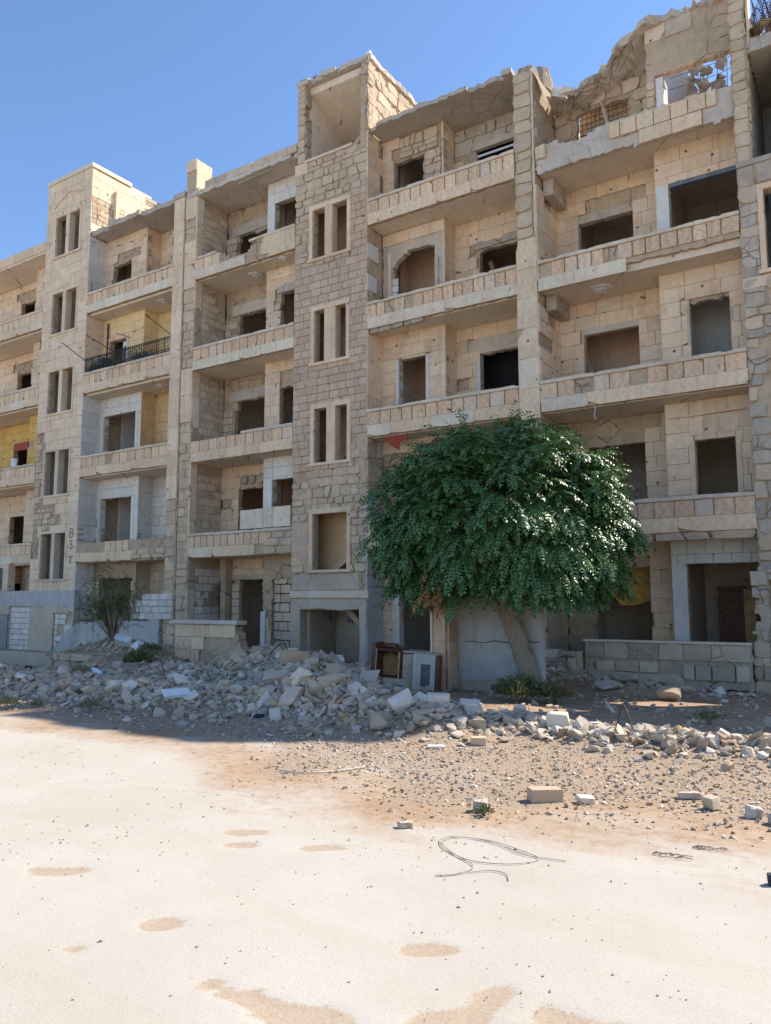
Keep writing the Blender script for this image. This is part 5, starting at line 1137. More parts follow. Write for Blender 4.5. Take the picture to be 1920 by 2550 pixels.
# ------------------------------------------------------------------ fallen furniture
U_, N_ = Vector((.975, .222, 0)), Vector((-.222, .975, 0))
LEAN, SLOPE = .06, .06
def fur(o, a, b_, c, d, z0, z1): # u range, depth range, height
    P0 = Vector(o); p = []
    for z in (z0, z1):
        for (u, n) in ((a, c), (b_, c), (b_, d), (a, d)): q = P0+U_*(u+z*LEAN)+N_*n; p.append((q.x, q.y, q.z+z-u*SLOPE))
    return p
O = (-9.50, 13.98, gzf(-9.0, 14.1)+.0)
wd = empty('wardrobe', O, 'dark brown wooden wardrobe lying open with yellow lining beside the stair door', 'wardrobe')
for nm, mt, q in (('frame', 'wood_dark', (-.03, .07, -.02, .5, -.02, .92)), ('frame', 'rust', (.62, .67, -.03, .03, -.06, .80)), ('back_panel', 'wood_dark', (.07, .62, .40, .44, .02, .86)), ('top_panel', 'rust', (.07, .67, -.01, .48, .76, .81)), ('bottom_panel', 'wood_pale', (.07, .62, -.02, .42, -.05, .03)),
                  ('lining', 'wood_yellow', (.57, .619, .0, .40, .03, .76)), ('lining', 'wood_yellow', (.07, .57, .30, .395, .03, .17)), ('edge_strip', 'wood_pale', (.072, .095, -.025, -.012, .0, .80)), ('top_rail', 'wood_dark', (.07, .40, .30, .5, .83, .90))):
    MB().hexa(fur(O, *q)).build(nm, mt, wd)
plate('stain', wd, 'wood_tan', lambda u, w, z: tuple(Vector(O)+U_*u+N_*(.39-w)+Vector((0, 0, z))), [(.12, .22), (.4, .20), (.54, .36), (.5, .6), (.3, .70), (.12, .6)], -.005, .004, .002)
sk = empty('sink_cabinet', (-8.5, 14.1, O[2]), 'pale sink cabinet with grey recessed panel on its side before the pier', 'cabinet')
for nm, mt, q in (('side_panel', 'wood_pale', (.69, .93, -.04, .45, -.02, .74)), ('edge_strip', 'plaster_white', (.93, .99, -.06, .45, -.06, .76)), ('body', 'plaster_white', (.99, 1.40, .03, .45, -.06, .76)),
                  ('front_rail', 'plaster_white', (.99, 1.09, -.05, .03, -.06, .76)), ('front_rail', 'plaster_white', (1.30, 1.40, -.05, .03, -.06, .76)), ('front_rail', 'plaster_white', (1.09, 1.30, -.05, .03, .56, .76)), ('front_rail', 'plaster_white', (1.09, 1.30, -.05, .03, -.06, .10)),
                  ('recess_panel', 'metal_grey', (1.095, 1.295, .005, .028, .10, .56)), ('top', 'concrete', (.68, 1.46, -.04, .5, .765, .80)), ('end_panel', 'wood_dark', (1.402, 1.48, -.03, .46, -.08, .74))):
    MB().hexa(fur(O, *q)).build(nm, mt, sk)

# ------------------------------------------------------------------ rubble
VAR = []
for i in range(18):
    k = random.random(); dims = (1, random.uniform(.6, .95), random.uniform(.16, .3)) if i % 3 == 0 else (1, random.uniform(.65, 1), random.uniform(.45, .8))
    pts = []
    for _ in range(13 if i % 2 else 18):
        p = [random.uniform(-.5, .5) for _ in range(3)]; m_ = max(abs(c) for c in p); s_ = random.uniform(.38, .5)/m_ if random.random() < .75 else 1
        pts.append(tuple(c*s_*d_ for c, d_ in zip(p, dims)))
    VAR.append(hull(pts))
def chunk_mesh(i, mat):
    key = f'chunk_{i}_{mat}'
    if key not in bpy.data.meshes:
        me = bpy.data.meshes.new(key); me.from_pydata(VAR[i][0], [], VAR[i][1]); me.materials.append(MATS[mat])
    return bpy.data.meshes[key]
def chunk(name, x, y, s, mat, label, group=None, cat='rubble', i=None, dz=.22, rz=None, flat=.35):
    i = random.randrange(len(VAR)) if i is None else i
    o = bpy.data.objects.new(name, chunk_mesh(i, mat)); COL.objects.link(o)
    o.location = (x, y, gzf(x, y)+s*dz); o.rotation_euler = (random.gauss(0, flat), random.gauss(0, flat), random.uniform(0, 6.3) if rz is None else rz)
    o.scale = (s*random.uniform(.85, 1.2), s*random.uniform(.85, 1.15), s*random.uniform(.8, 1.15))
    look = {'chunk': 'grey', 'chunk_white': 'whitish', 'chunk_sand': 'brownish'}[mat]; form = 'flat slab' if i % 3 == 0 else 'angular lump'
    px_ = 960+1940*(Vector((x, y, 0)).dot(Vector((rt.x, rt.y, 0))))/max(.1, Vector((x, y, 0)).dot(Vector((fw.x, fw.y, 0))))
    r0, r1 = {'lumps of the tall rubble heap': (560, 980), 'lumps of the shaded rubble berm': (0, 900), 'lumps of the sunlit rubble strip': (1180, 1920), 'slabs at the end of the berm': (850, 1180), 'lumps spilled from the ground floor': (480, 900), 'stones on the earth mound': (100, 480), 'slabs heaped at the low wall': (1300, 1880)}[group]
    place = ['left part', 'middle part', 'right part'][min(2, max(0, int((px_-r0)/(r1-r0)*3)))]
    size = 'large' if s > .27 else ('small' if s < .16 else 'middling')
    return tag(o, f'{size} {look} {form} {label}, {place}', cat, group)
def scatter(n, dens, box):
    out = []
    while len(out) < n:
        x = random.uniform(box[0], box[1]); y = random.uniform(box[2], box[3])
        if random.random() < dens(x, y): out.append((x, y))
    return out
hd = lambda x, y: float(np.exp(-(seg_d(np.float64(x), np.float64(y), HEAP)/1.0)**2))
bl = lambda x, y: float(np.exp(-(seg_d(np.float64(x), np.float64(y), BERM_L)/.75)**2))
bm_ = lambda x, y: float(np.exp(-(seg_d(np.float64(x), np.float64(y), BERM_M)/.45)**2))
br = lambda x, y: float(np.exp(-(seg_d(np.float64(x), np.float64(y), BERM_R)/.38)**2))
for (x, y) in scatter(85, hd, (-13, -7.2, 9.6, 13.6)):
    chunk('rubble_chunk', x, y, random.uniform(.16, .38), random.choice(['chunk_sand', 'chunk_sand', 'chunk', 'chunk', 'chunk_white']), 'in the tall heap before the stair door', 'lumps of the tall rubble heap')
for (x, y) in scatter(95, bl, (-19, -6.6, 7.2, 10.6)):
    chunk('rubble_chunk', x, y, random.uniform(.14, .34), random.choice(['chunk', 'chunk', 'chunk', 'chunk_white', 'chunk_sand']), 'in the long shaded rubble berm', 'lumps of the shaded rubble berm')
for (x, y) in scatter(30, bm_, (-8, -4.3, 8, 10)):
    chunk('rubble_chunk', x, y, random.uniform(.12, .36), random.choice(['chunk', 'chunk_white', 'chunk']), 'at the berm end left of the tree', 'slabs at the end of the berm')
for (x, y) in scatter(48, br, (-4.8, 1.5, 8.4, 10.6)):
    chunk('rubble_chunk', x, y, random.uniform(.06, .19), random.choice(['chunk', 'chunk_white', 'chunk']), 'in the sunlit rubble strip at right', 'lumps of the sunlit rubble strip')
for (x, y) in scatter(34, lambda x, y: math.exp(-((x+15.0)/1.5)**2-((y-17.0)/.7)**2), (-17.2, -12.5, 15.6, 18.4)):
    chunk('rubble_chunk', x, y, random.uniform(.14, .36), random.choice(['chunk', 'chunk_white']), 'spilled from the ground floor beside the stair door', 'lumps spilled from the ground floor')
for (x, y) in scatter(26, lambda x, y: math.exp(-((x+19.6)/1.9)**2-((y-15.0)/1.0)**2), (-23, -16.5, 13.3, 17)):
    chunk('rubble_chunk', x, y, random.uniform(.12, .38), random.choice(['chunk', 'chunk_white', 'chunk_sand']), 'on the earth mound under the left balconies', 'stones on the earth mound', i=random.choice([0, 3, 6, 9, 12]))
for (x, y) in scatter(46, lambda x, y: math.exp(-((x+6.9)/.55)**2-((y-17.6)/1.0)**2)+.8*math.exp(-((x+4.6)/1.7)**2-((y-17.2)/.5)**2), (-8, -2.2, 15.5, 18.1)):
    chunk('rubble_chunk', x, y, random.uniform(.10, .34), random.choice(['chunk', 'chunk', 'chunk_white']), 'against the steps and low wall behind the tree', 'slabs heaped at the low wall', i=random.choice([0, 3, 6, 9, 12, 15, 1, 4]))
# single pieces one can point to
def blk(name, x, y, dx, dy, dz, rz, mat, label, cat='block', tiltx=0., lift=0.):
    pts = []; irr = .88 if 'block' in name or 'board' in name else .38
    for sx in (-1, 1):
        for sy in (-1, 1):
            for sz in (-1, 1):
                for _ in range(3): pts.append((sx*dx/2*random.uniform(irr, 1), sy*dy/2*random.uniform(irr, 1), sz*dz/2*random.uniform(irr, 1)))
    v, f = hull(pts); o = ob(name, v, f, mat, loc=(x, y, gzf(x, y)+dz*.46+lift)); o.rotation_euler = (tiltx, random.uniform(-.05, .05), rz); return tag(o, label, cat)
blk('sandstone_block', -2.57, 6.36, 0.276, 0.138, 0.11, YAW+.15, 'chunk_sand', 'clean orange sandstone block lying on the sunlit gravel')
blk('concrete_lump', -2.88, 5.78, 0.12, 0.12, 0.1, .4, 'concrete', 'small grey concrete lump on dark earth left of the sandstone block', 'rubble')
blk('brick_piece', -3.15, 5.08, 0.13, 0.07, 0.05, YAW, 'rough_grey', 'small dark hollow brick piece on the pale dust', 'brick')
blk('dark_stone', -2.26, 6.48, 0.16, 0.12, 0.07, .7, 'room', 'dark flat lump right of the orange sandstone block', 'rubble')
blk('kerb_piece', -1.57, 7.08, 0.208, 0.096, 0.064, YAW, 'concrete', 'grey kerb-like slab on the gravel near the right edge', 'rubble')
blk('round_stone', -1.35, 6.80, 0.128, 0.112, 0.112, 1.2, 'chunk', 'rounded pale boulder in front of the grey slab at right', 'stone')
blk('rough_stone', -1.02, 6.72, 0.135, 0.112, 0.098, .3, 'concrete', 'grey rough stone at the right edge of the gravel', 'stone')
blk('rough_stone', -.86, 6.62, 0.112, 0.098, 0.09, 1.3, 'rough_grey', 'dark rough stone at the right edge, nearest of its pair', 'stone')
blk('white_stone', -4.84, 10.61, 0.149, 0.112, 0.118, .3, 'chunk', 'pale cubic stone below the bush at the tree foot', 'stone')
blk('grey_stone', -5.45, 10.9, 0.118, 0.105, 0.105, .9, 'concrete', 'grey cubic stone left of the pale cubic stone', 'stone')
blk('sand_block', -4.15, 8.30, 0.18, 0.132, 0.09, .5, 'chunk_sand', 'brown stone block in front of the berm end', 'block')
blk('pale_slab', -5.02, 8.95, 0.31, 0.211, 0.099, YAW+.1, 'chunk_white', 'thick sunlit white slab at the end of the shaded berm', 'slab', .12, .08)
blk('pale_slab', -4.72, 9.2, 0.322, 0.223, 0.074, YAW-.3, 'chunk_white', 'tilted sunlit white slab leaning on its neighbour at the berm end', 'slab', .25, .10)
blk('flat_slab', -4.45, 7.85, 0.21, 0.112, 0.035, YAW, 'chunk_white', 'thin pale slab lying flat on gravel before the berm', 'slab')
blk('white_lump', -3.55, 9.25, 0.3, 0.228, 0.18, .4, 'chunk_white', 'largest white plaster lump in the sunlit rubble strip', 'rubble', .1, .02)
blk('grey_disc', -4.25, 9.7, 0.228, 0.072, 0.18, YAW, 'concrete', 'upright grey round-edged stone in the sunlit strip', 'stone', .3)
blk('white_board', -9.35, 8.45, 0.446, 0.187, 0.05, YAW+.7, 'white_plastic', 'white board leaning on the shaded berm', 'board', .5, .14)
blk('sandstone_beam', -9.3, 11.2, 0.576, 0.23, 0.245, YAW-.15, 'chunk_sand', 'long brown sandstone beam stub on the tall heap', 'block', .1, .05)
blk('concrete_slab', -8.4, 9.65, 0.446, 0.31, 0.211, YAW+.1, 'chunk', 'big grey concrete slab at the front of the tall heap', 'slab', .35, .1)
blk('concrete_slab', -8.0, 11.7, 0.372, 0.31, 0.099, YAW-.4, 'chunk', 'pale slab tipped on the right flank of the tall heap', 'slab', .7, .1)
blk('concrete_slab', -10.3, 12.3, 0.341, 0.087, 0.074, YAW-.5, 'chunk', 'narrow stone bar sticking up from the top of the tall heap', 'slab', -.5, .16)
blk('concrete_slab', -5.0, 15.9, 0.589, 0.31, 0.074, YAW+.3, 'concrete', 'smooth grey slab lying before the low block wall', 'slab', .35, .08)
blk('concrete_slab', -3.7, 15.4, 0.465, 0.248, 0.186, YAW-.6, 'chunk_sand', 'brown angular slab leaning on rubble at the right', 'slab', .4, .05)
blk('pale_block', -8.75, 13.75, 0.496, 0.24, 0.16, YAW-.3, 'chunk_white', 'pale block lying before the sink cabinet', 'block', 0, .02)
blk('white_stone', -1.95, 10.3, 0.186, 0.124, 0.087, .3, 'chunk_sand', 'sandy flat stone on sunlit earth at the right', 'stone')
blk('black_bag', -.72, 5.25, 0.06, 0.06, 0.072, .3, 'dark_cloth', 'black scrap at the right edge of the dust road', 'scrap')
blk('blue_cloth', -7.55, 8.28, 0.228, 0.084, 0.06, YAW, 'blue_cloth', 'crumpled navy cloth at the foot of the tall heap', 'cloth')
blk('blue_cloth', -9.3, 8.05, 0.156, 0.096, 0.072, .3, 'blue_cloth', 'crumpled navy cloth beside the white board', 'cloth')
blk('dark_bag', -15.6, 9.9, 0.28, 0.175, 0.154, .4, 'dark_cloth', 'dark bag in the berm at the far left', 'bag')
def bag(x, y, s, label, mat='white_plastic'):
    v, f = hull([(random.gauss(0, .5)*s, random.gauss(0, .4)*s, abs(random.gauss(0, .5))*s) for _ in range(26)])
    o = ob('plastic_bag', v, f, mat, loc=(x, y, gzf(x, y)-.02)); tag(o, label, 'bag')
bag(-19.0, 15.1, .34, 'white plastic bag on the mound, left of its pair'); bag(-18.5, 15.2, .32, 'white plastic bag on the mound, right of its pair')
bag(-16.6, 9.6, .25, 'white plastic bag in the berm at the far left'); bag(-13.0, 9.7, .2, 'white plastic bag in the middle of the shaded berm')

for (x, y, lb) in ((-9.9, 11.9, 'bent rusty bar sticking out of the tall heap near its top'), (-8.7, 10.4, 'bent rusty bar lying on the right front of the tall heap'), (-11.6, 10.2, 'bent rusty bar in the middle of the shaded berm'), (-2.9, 9.35, 'bent rusty bar in the sunlit rubble strip at right'), (-15.0, 17.0, 'bent rusty bar in the debris beside the stair door')):
    z = gzf(x, y); a = random.uniform(0, 6.28); P_ = [(x, y, z-.05)]
    for q in range(1, 6): P_.append((x+math.cos(a)*.13*q+random.uniform(-.05, .05), y+math.sin(a)*.08*q, z+.12+.22*math.sin(q*.62)+random.uniform(-.03, .03)))
    tag(MB().tube(P_, .011, 5).build('bent_bar', 'rust'), lb, 'bar')
# countless small debris: one object
def stuff(name, label, cat, n, dens, box, sz, mats, sink=.15):
    pts = []; k = 0
    while k < n:
        X_ = RNG.uniform(box[0], box[1], 6000); Y_ = RNG.uniform(box[2], box[3], 6000)
        m_ = RNG.random(6000) < dens(X_, Y_); pts.append(np.stack([X_[m_], Y_[m_]], 1)); k += m_.sum()
    pts = np.concatenate(pts)[:n]; Z_ = gz(pts[:, 0], pts[:, 1])
    V = []; Fc = []; off = 0; MI = []
    hv = [(np.array(a), b_) for a, b_ in VAR]
    tri = []
    for a, fcs in hv:
        t_ = []
        for fc in fcs:
            for q in range(1, len(fc)-1): t_.append((fc[0], fc[q], fc[q+1]))
        tri.append(np.array(t_))
    which = RNG.integers(0, len(hv), n); S_ = sz[0]*(sz[1]/sz[0])**(RNG.random(n)**1.8); ang = RNG.uniform(0, 6.28, n); tl = RNG.normal(0, .35, (n, 2)); mi = RNG.integers(0, len(mats), n)
    for i in range(len(hv)):
        sel = np.where(which == i)[0]
        if not len(sel): continue
        a = hv[i][0]; c, s_ = np.cos(ang[sel]), np.sin(ang[sel])
        P_ = a[None]*S_[sel][:, None, None]
        z = P_[..., 2]+P_[..., 0]*tl[sel, 0][:, None]+P_[..., 1]*tl[sel, 1][:, None]
        x = P_[..., 0]*c[:, None]-P_[..., 1]*s_[:, None]+pts[sel, 0][:, None]; y = P_[..., 0]*s_[:, None]+P_[..., 1]*c[:, None]+pts[sel, 1][:, None]
        z = z+Z_[sel][:, None]+S_[sel][:, None]*sink
        V.append(np.stack([x, y, z], -1).reshape(-1, 3)); m_ = len(a)
        Fc.append((tri[i][None]+(np.arange(len(sel))*m_)[:, None, None]+off).reshape(-1, 3)); MI.append(np.repeat(mi[sel], len(tri[i]))); off += m_*len(sel)
    V = np.concatenate(V); Fc = np.concatenate(Fc); MI = np.concatenate(MI)
    o = ob(name, V, Fc, mats[0])
    for m_ in mats[1:]: o.data.materials.append(MATS[m_])
    o.data.polygons.foreach_set('material_index', MI.astype(np.int32)); return tag(o, label, cat, kind='stuff')
def stone_small(name, c): stone(name, c, tuple(x*.75 for x in c), rnd=0, grime=0, bump=.3, bdist=.01, fine=40)
for nm_, c_ in (('grit_a', (.51, .42, .315)), ('grit_b', (.40, .33, .255)), ('grit_c', (.49, .365, .25)), ('grit_d', (.60, .525, .43)), ('grit_e', (.29, .225, .17))): stone_small(nm_, c_)
E_ = lambda x, y, L, s: np.exp(-(seg_d(x, y, L)/s)**2)
stuff('berm_debris', 'grey broken stone and concrete debris of the rubble berms and heap', 'debris', 17000,
      lambda x, y: np.clip(E_(x, y, BERM_L, .85)*(.4+.6*(x > -13))+E_(x, y, BERM_M, .5)+E_(x, y, BERM_R, .45)*.9+E_(x, y, HEAP, 1.15), 0, 1), (-24, 2.5, 6.8, 14), (.04, .20), ['grit_a', 'grit_b', 'grit_a', 'grit_d', 'grit_c'])
stuff('yard_debris', 'scattered broken stone over the yard and against the walls', 'debris', 5200,
      lambda x, y: np.clip(.10+.9*np.exp(-(np.hypot((x+19.9)/2.4, (y-15.4)/1.5))**2)+.9*np.exp(-(np.hypot((x+15)/2.0, (y-16.8)/1.0))**2)+1.0*np.exp(-(np.hypot((x+6.4)/1.3, (y-17.0)/1.0))**2)+.6*np.exp(-(np.hypot((x+4.0)/1.6, (y-17.0)/.9))**2)+.5*np.exp(-(np.hypot((x+10.8)/1.4, (y-15.8)/1.2))**2), 0, 1), (-24, 1, 10.5, 18.6), (.03, .16), ['grit_a', 'grit_b', 'grit_d', 'grit_c'])
stuff('gravel', 'loose grey-brown gravel between the dust road and the rubble', 'gravel', 25000,
      lambda x, y: np.clip(sstep(.0, 1.2, y-np.interp(x, [p[0] for p in EDGE], [p[1] for p in EDGE]))*(sstep(-6.6, -4.6, x)+.75*sstep(6.9, 7.3, y)+.06), 0, 1)*np.where(y > 9.2, .35, 1), (-15, 1.5, 5.2, 11.5), (.009, .048), ['grit_b', 'grit_c', 'grit_a', 'grit_e', 'grit_b', 'grit_d'])
stuff('road_grit', 'dark specks of grit strewn over the pale dust road', 'grit', 2600, lambda x, y: .2+.5*(fbm(x*.8, y*.8, 3, 3) > .05), (-9, 1.5, 1.6, 6.6), (.004, .020), ['grit_e', 'grit_b', 'grit_c'])

# ------------------------------------------------------------------ coil of wire and twigs on the road
def strand(name, pts, r, mat, label, cat):
    P_ = []
    pts = [Vector((p[0], p[1], 0)) for p in pts]
    for i in range(len(pts)-1):
        p0, p1, p2, p3 = pts[max(i-1, 0)], pts[i], pts[i+1], pts[min(i+2, len(pts)-1)]
        for j in range(8):
            t = j/8; q = .5*((2*p1)+(p2-p0)*t+(2*p0-5*p1+4*p2-p3)*t*t+(3*p1-p0-3*p2+p3)*t**3); P_.append((q.x, q.y, gzf(q.x, q.y)+r+.006))
    return tag(MB().tube(P_, r, 5).build(name, mat, None, True), label, cat)
strand('wire_coil', [(-1.88, 4.98), (-2.05, 4.95), (-2.19, 4.96), (-2.40, 5.06), (-2.62, 5.09), (-2.78, 4.99), (-2.68, 4.80), (-2.40, 4.66), (-2.15, 4.74), (-2.04, 4.92), (-2.16, 5.0), (-2.45, 5.10), (-2.70, 5.06), (-2.74, 4.90), (-2.55, 4.72), (-2.33, 4.57), (-2.36, 4.40), (-2.45, 4.30), (-2.38, 4.36), (-2.22, 4.55), (-2.10, 4.55), (-2.04, 4.45)], .0030, 'wire_grey', 'loops of grey wire lying on the pale dust road', 'wire')
strand('pale_cable', [(-5.2, 6.05), (-4.9, 6.08), (-4.7, 6.3), (-4.55, 6.62)], .008, 'chunk_white', 'short pale cable lying on brown dirt left of centre', 'cable')
for i, (x, y, lb) in enumerate(((-1.35, 5.45, 'bundle of dry twigs on the dust near the right edge, nearer one'), (-1.15, 5.75, 'bundle of dry twigs on the dust near the right edge, farther one'))):
    mb = MB()
    for j in range(10):
        a = YAW+random.uniform(-.5, .5); L = random.uniform(.04, .13); cx, cy = x+random.uniform(-.11, .11), y+random.uniform(-.025, .025)
        mb.tube([(cx-math.cos(a)*L/2, cy-math.sin(a)*L/2, gzf(cx, cy)+.008), (cx, cy, gzf(cx, cy)+.02), (cx+math.cos(a)*L/2, cy+math.sin(a)*L/2, gzf(cx, cy)+.01)], .003, 4)
    tag(mb.build('dry_twigs', 'bark'), lb, 'twigs')

# ------------------------------------------------------------------ vegetation
def leaf_quads(base, dirs, nrm, length, width):
    """rhombic leaflets: base point, direction, normal -> (n,4,3)"""
    side = np.cross(dirs, nrm); side /= np.linalg.norm(side, axis=1, keepdims=True)+1e-9
    L = length[:, None]; W = width[:, None]
    return np.stack([base, base+dirs*L*.45+side*W*.5, base+dirs*L+nrm*L*-.08, base+dirs*L*.45-side*W*.5], 1)
def unit(a): return a/(np.linalg.norm(a, axis=-1, keepdims=True)+1e-9)
def pinnate(starts, dirs, length, pairs, leaf, droop, rng, wid=.5):
    """feather leaves: arching rachis with paired leaflets; returns quads"""
    n = len(starts); down = np.array([0, 0, -1.0]); Q = []
    side0 = unit(np.cross(dirs, rng.normal(0, .35, (n, 3))+np.array([0, 0, 1.0])))
    pos = starts.copy(); d = dirs.copy(); step = length/pairs
    for j in range(pairs):
        pos = pos+d*step[:, None]; d = unit(d+down*droop/pairs)
        nr = unit(np.cross(side0, d)); nr = np.where(nr[:, 2:3] < 0, -nr, nr)
        sz = leaf*(1-.45*abs((j+.3)/pairs-.35))*rng.uniform(.8, 1.2, n)
        for sg in (-1, 1):
            dl = unit(side0*sg*.9+d*.55+down*.22+rng.normal(0, .12, (n, 3)))
            Q.append(leaf_quads(pos, dl, unit(nr+rng.normal(0, .15, (n, 3))), sz, sz*wid))
    Q.append(leaf_quads(pos, d, unit(np.cross(side0, d)), leaf*np.ones(n), leaf*wid*np.ones(n)))
    return np.concatenate(Q)
def quads_obj(name, Q, mat, parent=None):
    V = Q.reshape(-1, 3); f = np.arange(len(V)).reshape(-1, 4); return ob(name, V, f, mat, parent)
rng = np.random.default_rng(5)
TB = Vector((-6.2, 14.9, gzf(-6.2, 14.9)-.05)); TC = np.array([-6.68, 14.62, 2.9])
tree = empty('chinaberry_tree', TB, 'round-crowned dark green tree with leaning trunk before the right building', 'tree')
rtv = np.array([math.cos(YAW), math.sin(YAW), 0])
tp = [TB+Vector((0, 0, 0)), TB+Vector((-.05, -.03, .35)), TB+Vector((-.16, -.10, .8)), TB+Vector((-.30, -.2, 1.3)), TB+Vector((-.42, -.26, 1.75)), TB+Vector((-.46, -.28, 2.2))]
def trunk_mesh(pts, rad, n=48):
    v = []; f = []
    for i, (p, r) in enumerate(zip(pts, rad)):
        for j in range(n):
            t = 2*math.pi*j/n; rr = r*(1+.07*math.sin(3*t+i*.08)+.035*math.sin(11*t+i*.25)+.045*(1 if (j+int(1.5*math.sin(i*.9+j))) % 3 == 0 else -.4)+random.uniform(-.02, .02)); v.append((p[0]+rr*math.cos(t), p[1]+rr*math.sin(t), p[2]))
    for i in range(len(pts)-1):
        for j in range(n): f.append((i*n+j, i*n+(j+1) % n, (i+1)*n+(j+1) % n, (i+1)*n+j))
    return v, f
fine = []; rad = []
for i in range(len(tp)-1):
    for j in range(9): t = j/9; fine.append(tp[i].lerp(tp[i+1], t)); rad.append(np.interp(i+t, range(6), [.28, .215, .20, .185, .185, .20]))
v, f = trunk_mesh(fine, rad); ob('trunk', v, f, 'bark', tree, True)
lim = MB()
for i in range(15):
    a = i*2.4; e = tp[-1]+Vector((math.cos(a)*random.uniform(1.2, 2.1), math.sin(a)*random.uniform(1.2, 2.1), random.uniform(.0, 2.2)))
    m_ = tp[-1].lerp(e, .5)+Vector((0, 0, .35)); lim.tube([tp[-2]+Vector((0, 0, .1)), tp[-1].lerp(m_, .5), m_, e], [.11, .08, .055, .02], 6)
lim.build('limb', 'bark', tree, True)
hb = MB()
for (x, y, z) in ((-7.9, 13.9, 1.75), (-7.5, 13.7, 1.7)):
    hb.tube([(x+.5, y+.3, z+.4), (x, y, z), (x+.1, y-.05, z-.35), (x+.2, y-.05, z-.6)], [.02, .015, .01, .005], 5); hb.tube([(x, y, z), (x-.25, y, z-.3), (x-.2, y, z-.6)], [.012, .008, .004], 5)
hb.build('bare_twig', 'bark', tree)
# crown: drooping feather-leaf sprays spread through the outer shell of a flattened dome
def crown_r(n, lo, hi):
    dirs = unit(rng.normal(0, 1, (n, 3))); dirs = dirs[dirs[:, 2] > -.62]
    az = np.arctan2(dirs[:, 1], dirs[:, 0])
    ax = np.where(dirs[:, 2] > 0, 2.22, 1.42)
    p_ = 2.5
    s = (np.abs(dirs[:, 0]/2.30)**p_+np.abs(dirs[:, 1]/2.30)**p_+np.abs(dirs[:, 2]/ax)**p_)**(-1/p_)
    lump = 1+.04*np.sin(2*az+1.1)+.055*np.sin(5*az+dirs[:, 2]*4+.6)+.055*np.sin(8*az-dirs[:, 2]*7)+.05*np.sin(13*az+dirs[:, 2]*11)
    r = s*lump*rng.uniform(lo, hi, len(dirs)); return dirs, TC+dirs*r[:, None]
allq = []
def sprays(n, lo, hi, nl, ln_, lf, pairs):
    """each spray: a fan of feather leaves arching out from one twig tip, leaflets lying in its common plane"""
    dr, ps = crown_r(n, lo, hi); n_ = len(ps); out_ = unit(dr*np.array([1, 1, .35]))
    axis_ = unit(out_*.9+np.array([0, 0, 1.0])*(.30-.75*sstep(.45, -.2, dr[:, 2:3]))+rng.normal(0, .24, (n_, 3)))
    side = unit(np.cross(axis_, np.array([0, 0, 1.0]))); up_ = np.cross(side, axis_)
    for j in range(nl):
        t = -1.5+3.0*(j+.5)/nl+rng.normal(0, .12, n_)
        d0 = unit(axis_*np.cos(t)[:, None]+side*np.sin(t)[:, None]+up_*rng.normal(.10, .12, n_)[:, None])
        st_ = ps-axis_*.18+rng.normal(0, .03, (n_, 3))
        allq.append(pinnate(st_, d0, np.full(n_, ln_)*rng.uniform(.8, 1.15, n_), pairs, lf, 1.15+.5*(j % 2), rng))
sprays(720, .89, .99, 10, .52, .095, 8); sprays(400, .66, .84, 8, .50, .10, 7); sprays(150, .98, 1.06, 8, .48, .08, 8)
quads_obj('crown', np.concatenate(allq), 'leaf', tree)
oq = pinnate(np.array([[-7.2, 12.6, 1.95]])+rng.normal(0, .12, (14, 3)), unit(rng.normal(0, .4, (14, 3))+np.array([0, -.4, -.8])), np.full(14, .3), 5, .08, .6, rng); quads_obj('dead_leaves', oq, 'leaf_orange', tree)

def bush(name, label, cat, x, y, r, h, n, mat, leaf, stems=7, upright=.5, z=None, group=None, hollow=.3):
    z = gzf(x, y) if z is None else z; t = empty(name, (x, y, z), label, cat, group); mb = MB(); tips = []
    for i in range(stems):
        a = random.uniform(0, 6.28); rr = r*random.uniform(.2, .8); e = (x+math.cos(a)*rr, y+math.sin(a)*rr, z+h*random.uniform(.55, .95))
        mb.tube([(x+random.uniform(-.03, .03), y+random.uniform(-.03, .03), z-.03), (x+math.cos(a)*rr*.4, y+math.sin(a)*rr*.4, z+h*.35), e], [.018*h+.004, .012*h+.003, .003], 5)
    mb.build('stem', 'bark', t)
    d = unit(rng.normal(0, 1, (n, 3))); d[:, 2] = np.abs(d[:, 2])*1.0-.12; rad_ = rng.uniform(hollow, 1, n)**.6
    p = np.array([x, y, z+h*.38])+d*rad_[:, None]*np.array([r, r, h*.62])*(1+.25*np.sin(4*np.arctan2(d[:, 1], d[:, 0])+1)[:, None])
    dd = unit(d*.8+rng.normal(0, .6, (n, 3))+np.array([0, 0, upright])); L = leaf*rng.uniform(.6, 1.3, n)
    quads_obj('foliage', leaf_quads(p, dd, unit(rng.normal(0, 1, (n, 3))), L, L*.42), mat, t); return t
bush('foot_bush', 'olive half-dry leafy bush around the tree foot', 'bush', -5.62, 13.0, .46, .46, 2200, 'leaf_bush', .075, 14)
bush('foot_bush', 'small yellowed weed clump right of the tree foot', 'bush', -5.12, 13.25, .30, .34, 700, 'leaf_dry', .06, 10)
bush('green_bush', 'dense dark green bush on the berm below the earth mound', 'bush', -13.7, 11.3, .34, .42, 1500, 'leaf_bush', .07, 10)
bush('green_bush', 'low green weeds beside the white bags on the mound', 'bush', -18.1, 15.3, .35, .3, 900, 'leaf_bush', .06, 8)
